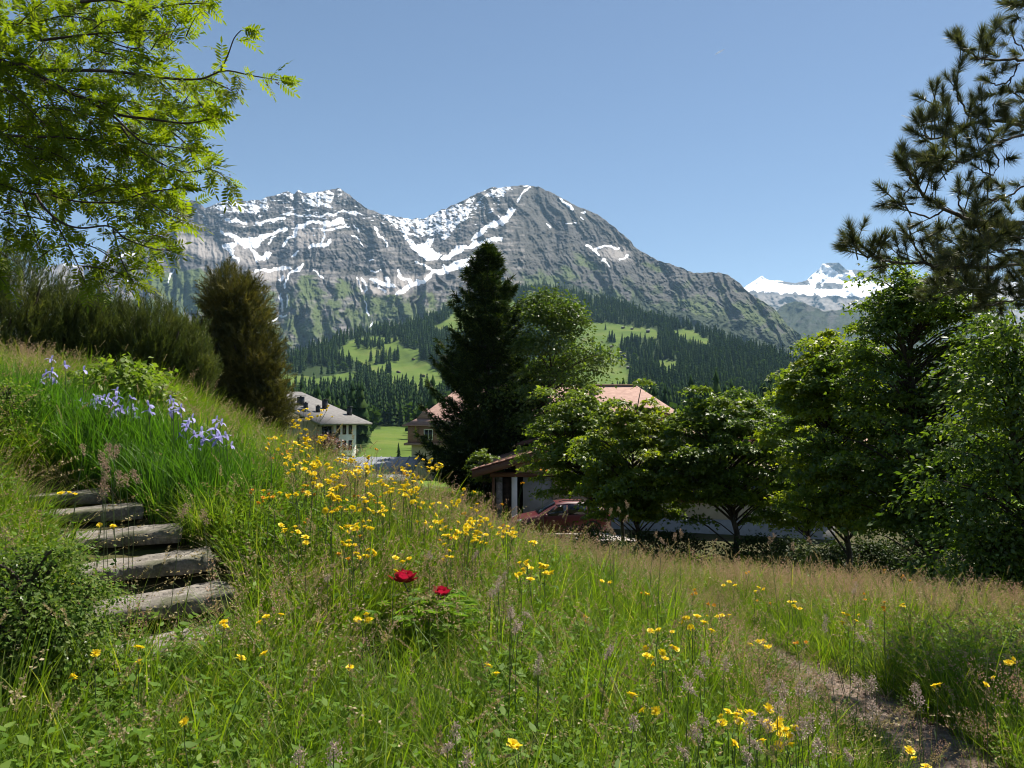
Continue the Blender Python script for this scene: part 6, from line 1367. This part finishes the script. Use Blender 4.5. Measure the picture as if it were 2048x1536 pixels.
YC = cC([(30, 40), (225, 100), (570, 50), (640, 45), (750, 75), (925, 130), (945, 160), (590, 195), (610, 200), (545, 200), (420, 215), (460, 225), (445, 245), (540, 270), (275, 265), (790, 320), (770, 330), (800, 340), (220, 385), (300, 375), (315, 405), (260, 410), (215, 630), (620, 655), (665, 680), (640, 700), (590, 715), (840, 775), (885, 805), (945, 740), (750, 695), (800, 700), (900, 755), (650, 815), (1480, 870), (1550, 925), (1635, 530), (1865, 530), (1900, 495), (2025, 430), (1200, 215), (1220, 205), (1480, 150)]) + cB([(790, 1160), (770, 1130), (100, 1130)]) + [(985, 1330), (1040, 1500), (1345, 1300), (700, 1335)]
YD = cD([(105, 440), (360, 500), (370, 555), (740, 895), (740, 970), (510, 925), (425, 1050), (1185, 765), (1285, 950), (1410, 925), (985, 1290), (1535, 275), (610, 250), (530, 240), (345, 65), (400, 75), (1465, 80)])
def head_me(nm, R_h, m, np_, seed):
    q = np.random.default_rng(seed); parts = []
    for ring, (c_, el, L_) in enumerate([(np_, 0.18, 1.0), (np_ - 3, 0.55, 0.7), (6, 1.0, 0.42)]):
        for a in range(c_):
            L2 = R_h * L_ * q.uniform(0.85, 1.12); w = R_h * 0.17
            parts.append(((np.array([(-w * 0.6, 0, 0), (w * 0.6, 0, 0), (w, L2, 0), (-w, L2, 0)]), np.array([(0, 1, 2, 3)])), a * 2 * np.pi / c_ + ring * 0.3, el + q.normal() * 0.1, 0.0))
    mb = radial(parts); mb.tube([(0, 0, -0.012), (0, 0, -0.004), (0, 0, 0.002)], [0.002, 0.0055, 0.006], 5)
    return mb.me(nm, m)
ymes = [head_me('flower', 0.021, M['yellow'], 13, 1), head_me('flower', 0.018, M['yellow'], 12, 2)]
omes = [head_me('flower', 0.015, M['orange'], 12, 3)]
def hawkweed(pt, nh, hh, label, group, heads, spread, name='hawkweed', cat='wild flower'):
    P, hgt = on_ray(pt[0], pt[1], hh)
    bx, by = P[0] + r.normal() * 0.03, P[1] + r.normal() * 0.02
    root = empty(name, (bx, by, gz(bx, by) - 0.02), label, cat, group)
    top = P - np.array(root.location); st = MB(); fk = top * 0.86
    st.tube(smooth_line([(0, 0, 0), fk * 0.5 + np.array([r.normal() * 0.012, r.normal() * 0.012, 0]), fk], 5), [0.0028, 0.0026, 0.0024, 0.0022, 0.002], 4)
    tips = []
    for k in range(nh):
        tp = top + (np.array([r.normal() * spread, r.normal() * spread, r.normal() * spread * 0.45]) if nh > 1 else 0)
        st.tube([fk, fk * 0.4 + tp * 0.6 + np.array([0, 0, -0.01]), tp], 0.0014, 3); tips.append(tp)
    for q in range(4):
        t_ = 0.15 + 0.2 * q; a = r.uniform(0, 6.3); b0 = fk * t_; d = np.array([math.cos(a), math.sin(a), 0.5]) * 0.06
        st.add([b0, b0 + d * 0.5 + np.array([0, 0.008, 0]), b0 + d, b0 + d * 0.5 - np.array([0, 0.008, 0])], [(0, 1, 2, 3)])
    st.build('stem', M['stem'], root)
    for tp in tips:
        o = new_obj('flower', heads[int(r.integers(len(heads)))], root); o.location = tuple(tp); o.rotation_euler = (r.normal() * 0.45, r.normal() * 0.45, r.uniform(0, 6.3)); s_ = r.uniform(0.8, 1.2); o.scale = (s_, s_, s_)
    return root
GY = 'yellow hawkweeds flowering in the meadow'
LYm = 'yellow hawkweed with several heads among the grasses of the meadow crest'
def crest_label(p):
    if p[1] < 925 and p[0] < 690: return 'tall yellow hawkweed rising in front of the apartment building and barberry'
    if p[1] < 965 and p[0] < 800: return 'yellow hawkweed in the thick of the crest below the white facade'
    if p[1] < 985: return 'tall yellow hawkweed against the grey shed roof and spruce foot'
    if p[0] > 880: return 'yellow hawkweed in the right hand swarm below the gravel driveway'
    return 'yellow hawkweed in the middle slope of the meadow above the peony'
for k, p in enumerate(YA + YB): hawkweed(p, int(r.integers(3, 6)), r.uniform(0.62, 0.78), crest_label(p), GY, ymes, 0.045)
for p in YC: hawkweed(p, int(r.integers(1, 4)), r.uniform(0.42, 0.58), 'yellow hawkweed dotted in the grass of the lower right meadow', GY, ymes, 0.03)
dl = {0: 'yellow flower at the left edge above the low shrub', 3: 'upper of two yellow flowers in front of the bottom step', 4: 'lower of two yellow flowers in front of the bottom step', 5: 'narrow yellow flower at the left end of the bottom step'}
for k, p in enumerate(YD): hawkweed(p, 1 if k in dl else int(r.integers(1, 3)), r.uniform(0.40, 0.55), dl.get(k, 'yellow hawkweed near the stone steps and the lower left grass'), GY, ymes, 0.02)
for k in range(34):
    hawkweed((float(r.uniform(500, 1100)), float(r.uniform(900, 1130))) if k < 22 else (float(r.uniform(1050, 1900)), float(r.uniform(1120, 1300))), int(r.integers(2, 4)), r.uniform(0.45, 0.68), 'small orange hawkweed among the meadow grasses', 'orange hawkweeds in the meadow', omes, 0.03)
# cocksfoot seed heads
def cock_me(seed, m, nm='seed_head', L_=0.085):
    q = np.random.default_rng(seed); P, D = [], []
    for (t_, ox, cnt, sp) in [(0.2, 0.018, 34, 0.013), (0.45, -0.010, 44, 0.014), (0.7, 0.006, 42, 0.012), (0.95, 0, 30, 0.009)]:
        c = np.array([ox * q.uniform(0.5, 1.6), q.normal() * 0.006, t_ * L_]); P.append(c + q.normal(size=(cnt, 3)) * np.array([sp, sp, sp * 1.1])); D.append(norm(q.normal(size=(cnt, 3)) * 0.7 + np.array([0, 0, 0.9])))
    P, D = np.concatenate(P), np.concatenate(D)
    V, f = scatter(SPK[0], SPK[1], P, frames(D, rdir(len(P), q)), 0.012 * q.uniform(0.7, 1.3, len(P)))
    return mesh(nm, V, [f], m)
gme = [cock_me(k, M['greyseed']) for k in (1, 2, 3)]; tme_ = [cock_me(k, M['tanseed'], L_=0.11) for k in (4, 5, 6)]
def seedhead(pt, hh, label, group, mes, name='cocksfoot_grass', k0=1.0):
    P, hgt = on_ray(pt[0], pt[1], hh); bx, by = P[0] + r.normal() * 0.06, P[1] + r.normal() * 0.04
    root = empty(name, (bx, by, gz(bx, by) - 0.02), label, 'grass', group); top = P - np.array(root.location)
    MB().tube(smooth_line([(0, 0, 0), top * 0.55 + np.array([r.normal() * 0.015, 0, 0.02]), top], 6), [0.0022, 0.002, 0.002, 0.0018, 0.0016, 0.0012], 4).build('stem', M['stem'], root)
    o = new_obj('seed_head', mes[int(r.integers(len(mes)))], root); d = norm(top + np.array([r.normal() * 0.25, r.normal() * 0.2, 0.1]))
    o.location = tuple(top - d * 0.03); o.rotation_euler = (Vector(d).to_track_quat('Z', 'Y')).to_euler(); s_ = k0 * r.uniform(0.5, 0.8); o.scale = (s_, s_, s_)
G1 = cC([(1240, 50), (1225, 75), (1090, 210), (1085, 255), (1310, 240), (1260, 305), (510, 405), (480, 470), (600, 435), (430, 545), (820, 540), (960, 550), (1030, 570), (1120, 500), (880, 560), (860, 640), (500, 700), (470, 765), (720, 715), (780, 705), (820, 725), (1010, 725), (1090, 725), (970, 755), (165, 720), (745, 815), (710, 870), (1060, 845), (1200, 870), (400, 850), (1310, 540), (1520, 540), (1540, 600), (40, 380), (1250, 525), (1330, 660)]) + crop(500, 1200, 0.342, [(285, 920), (490, 900), (1200, 770), (1155, 860), (1255, 950), (1530, 90), (1570, 160), (1690, 340), (1680, 400), (1620, 85)]) + cB([(1700, 900), (1740, 850), (1780, 1110), (1820, 1210), (1230, 715), (1540, 720), (530, 870), (1660, 960), (1690, 940), (1640, 980)])
for p in G1: seedhead(p, r.uniform(0.55, 0.75), 'grey purple cocksfoot seed head standing over the meadow grass', 'cocksfoot heads in the meadow', gme)
G2 = crop(0, 600, 0.3418, [(610, 960), (620, 1000), (620, 1040), (610, 1090), (670, 915), (490, 885), (740, 1060), (800, 1050), (1060, 1260), (1190, 1290), (30, 1390), (600, 1150), (700, 1065), (640, 905)])
for p in G2: seedhead(p, r.uniform(0.7, 0.85), 'tan seed head standing before the iris leaves near the steps', 'tan seed heads by the steps', tme_, k0=1.15)
G3 = crop(1200, 850, 0.414, [(130, 390), (50, 420), (125, 460), (40, 495), (60, 520), (270, 530), (390, 530), (300, 560), (360, 545), (90, 410), (560, 560), (820, 560), (840, 540), (930, 590), (1010, 560)])
for p in G3: seedhead(p, r.uniform(0.75, 0.95), 'pale seed head on the meadow edge against the dark shade', 'pale seed heads on the meadow edge', tme_, k0=0.9)

# ------------------------------------------------------------------ forest on the alp
def spruce_far(seed, tiers=7, k=11):
    q = np.random.default_rng(seed); V, f = [], []; n = 0
    for t_ in range(tiers):
        z0 = 0.06 + 0.92 * t_ / tiers; z1 = min(1.0, z0 + 1.55 * 0.92 / tiers); R_t = 0.165 * (1 - t_ / tiers) ** 0.85 + 0.012
        a = np.linspace(0, 2 * np.pi, k, endpoint=False) + q.uniform(0, 1); rr_ = R_t * q.uniform(0.55, 1.15, k)
        ring = np.stack([rr_ * np.cos(a), rr_ * np.sin(a), z0 + q.uniform(-0.02, 0.02, k)], -1); V.append(ring); V.append([(0, 0, z1)])
        f += [(n + i, n + (i + 1) % k, n + k) for i in range(k)]; n += k + 1
    V = np.concatenate(V)
    return mesh('crown', V, [np.array(f)], M['farspruce'])
far = [spruce_far(s_) for s_ in range(4)]
q = np.random.default_rng(8); dv, df = scatter(LEAF5[0], LEAF5[1], rdir(90, q) * q.uniform(0.12, 0.3, (90, 1)) * np.array([1, 1, 1.25]) + np.array([0, 0, 0.5]), frames(rdir(90, q), rdir(90, q)), q.uniform(0.15, 0.28, 90))
fard = mesh('crown', dv, [df], M['fardecid'])
trk = MB().tube([(0, 0, -0.03), (0, 0, 0.14)], [0.014, 0.01], 5).me('trunk', M['bark'])
r2 = np.random.default_rng(88)
N0 = 40000
fx = r2.uniform(420, 1760, N0); fy = r2.uniform(575, 905, N0)
hc = np.interp(fx, hcx, hcy)
dens = np.interp(fy, [600, 660, 720, 800, 860, 900], [1.0, 0.9, 0.62, 0.42, 0.25, 0.12])
k = (fy > hc - 1) & ~meadow_mask(fx, fy) & ~(meadow_mask(fx, fy - 8) & (r2.uniform(size=N0) < 0.92)) & ~(meadow_mask(fx, fy - 16) & (r2.uniform(size=N0) < 0.75)) & (r2.uniform(size=N0) < dens) & ~((fx > 560) & (fx < 720) & (fy > 735) & (fy < 790) & (r2.uniform(size=N0) < 0.80)) & ~((fx > 1235) & (fx < 1330) & (fy > 655) & (fy < 740) & (r2.uniform(size=N0) < 0.45))
CL = [(727, 690, 42, 7, 26), (752, 695, 40, 7, 16), (778, 686, 26, 6, 10), (762, 724, 28, 8, 22), (790, 722, 20, 8, 12), (776, 745, 8, 4, 3), (1225, 683, 22, 4, 10), (1250, 700, 16, 8, 8), (1195, 720, 14, 9, 10)]
ex, ey = [], []
for (cx0, cy0, sx, sy, cnt) in CL:
    ex += list(cx0 + r2.normal(size=cnt) * sx * 0.36); ey += list(cy0 + r2.normal(size=cnt) * sy * 0.45)
LONE = [(805, 778, 32, 'tall lone spruce in the middle of the left alp meadow'), (781, 748, 24, 'small dark spruce below the clump on the left alp meadow'), (854, 784, 40, 'big spruce at the right edge of the left alp meadow'), (1186, 690, 21, 'lone spruce high on the right alp meadow beside the alder'), (1220, 727, 26, 'upper spruce of the loose group on the right alp meadow'), (1227, 732, 18, 'short spruce below the loose group on the right alp meadow'), (1243, 731, 17, 'rightmost short spruce of the loose group on the right alp meadow'), (1237, 722, 20, 'slim spruce between the loose group and the forest on the right alp meadow'), (1211, 660, 14, 'tiny spruce near the top of the right alp meadow')]
fx = np.concatenate([fx[k], ex]); fy = np.concatenate([fy[k], ey])
fD = hill_depth(fx, fy); FP = at(fx, fy, fD); FH_ = r2.uniform(15, 36, len(fx)) * np.interp(fy, [600, 780, 860], [0.95, 1.0, 0.8])
seen = (((fx > 560) & (fx < 872)) | ((fx > 1188) & (fx < 1590))) & (fy < np.interp(fx, [560, 735, 860, 1190, 1300, 1360, 1520, 1600], [790, 840, 850, 770, 785, 800, 770, 740]))
sizek = FH_ / fD * seen
order = np.argsort(-sizek); ind = order[:288]; rest = order[288:]
def far_tree(P, H, mesh_, label, group, yaw):
    o = empty('spruce_tree', P - np.array([0, 0, 0.2]), label, 'tree', group); o.rotation_euler = (0, 0, yaw); o.scale = (H, H, H)
    new_obj('crown', mesh_, o); new_obj('trunk', trk, o)
for j in ind: far_tree(FP[j], FH_[j], far[int(r2.integers(4))], 'dark spruce standing in the forest on the alp slope', 'spruces of the alp forest', float(r2.uniform(0, 6)))
for (x, y, hp, lab) in LONE:
    D = float(hill_depth(np.array([float(x)]), np.array([float(y)]))[0]); far_tree(at(x, y, D), hp / F * D, far[int(r2.integers(4))], lab, 'lone spruces on the alp meadows', float(r2.uniform(0, 6)))
far_tree(at(797, 914, 228.0), 31 / F * 228, far[1], 'small conical spruce on the low meadow left of the hotel', None, 0.4)
dmix = (fy[rest] > 790) & (r2.uniform(size=len(rest)) < 0.35) | (r2.uniform(size=len(rest)) < 0.09)
sp_i, de_i = rest[~dmix], rest[dmix]
gn_scatter('forest', FP[sp_i], r2.uniform(0, 6.3, len(sp_i)), r2.normal(size=len(sp_i)) * 0.02, FH_[sp_i], far, 'dark spruce forest covering the alp slope', r2)
gn_scatter('deciduous_forest', FP[de_i], r2.uniform(0, 6.3, len(de_i)), r2.normal(size=len(de_i)) * 0.05, FH_[de_i] * 0.7, [fard], 'lighter leafy trees mixed into the lower alp forest', r2)
# contrails
m = bpy.data.materials.new('ice_trail'); m.use_nodes = True; t = m.node_tree; bb = t.nodes['Principled BSDF']; bb.inputs['Base Color'].default_value = (0.9, 0.9, 0.92, 1); bb.inputs['Roughness'].default_value = 1.0; bb.inputs['Alpha'].default_value = 0.45
for (a, b_, lab) in [((1430, 109), (1449, 98), 'short white contrail high in the middle of the sky'), ((1802, 230), (1821, 237), 'short white contrail in the sky near the pine')]:
    MBc = MB().tube([at(*a, 17500), at((a[0] + b_[0]) / 2, (a[1] + b_[1]) / 2, 17500), at(*b_, 17500)], [5, 22, 5], 8).build('contrail', m, None, True); tag(MBc, lab, 'contrail', 'contrails')

# ------------------------------------------------------------------ air
m = bpy.data.materials.new('haze'); m.use_nodes = True; t = m.node_tree; t.nodes.clear()
out = t.nodes.new('ShaderNodeOutputMaterial'); pv = t.nodes.new('ShaderNodeVolumePrincipled')
pv.inputs['Color'].default_value = (0.44, 0.71, 1.0, 1); pv.inputs['Density'].default_value = HAZE
t.links.new(pv.outputs[0], out.inputs['Volume'])
hz = MB().box((0, 7950, 1225), (27600, 16300, 2850)).build('haze', m)
tag(hz, 'thin blue summer haze filling the valley', kind='stuff')
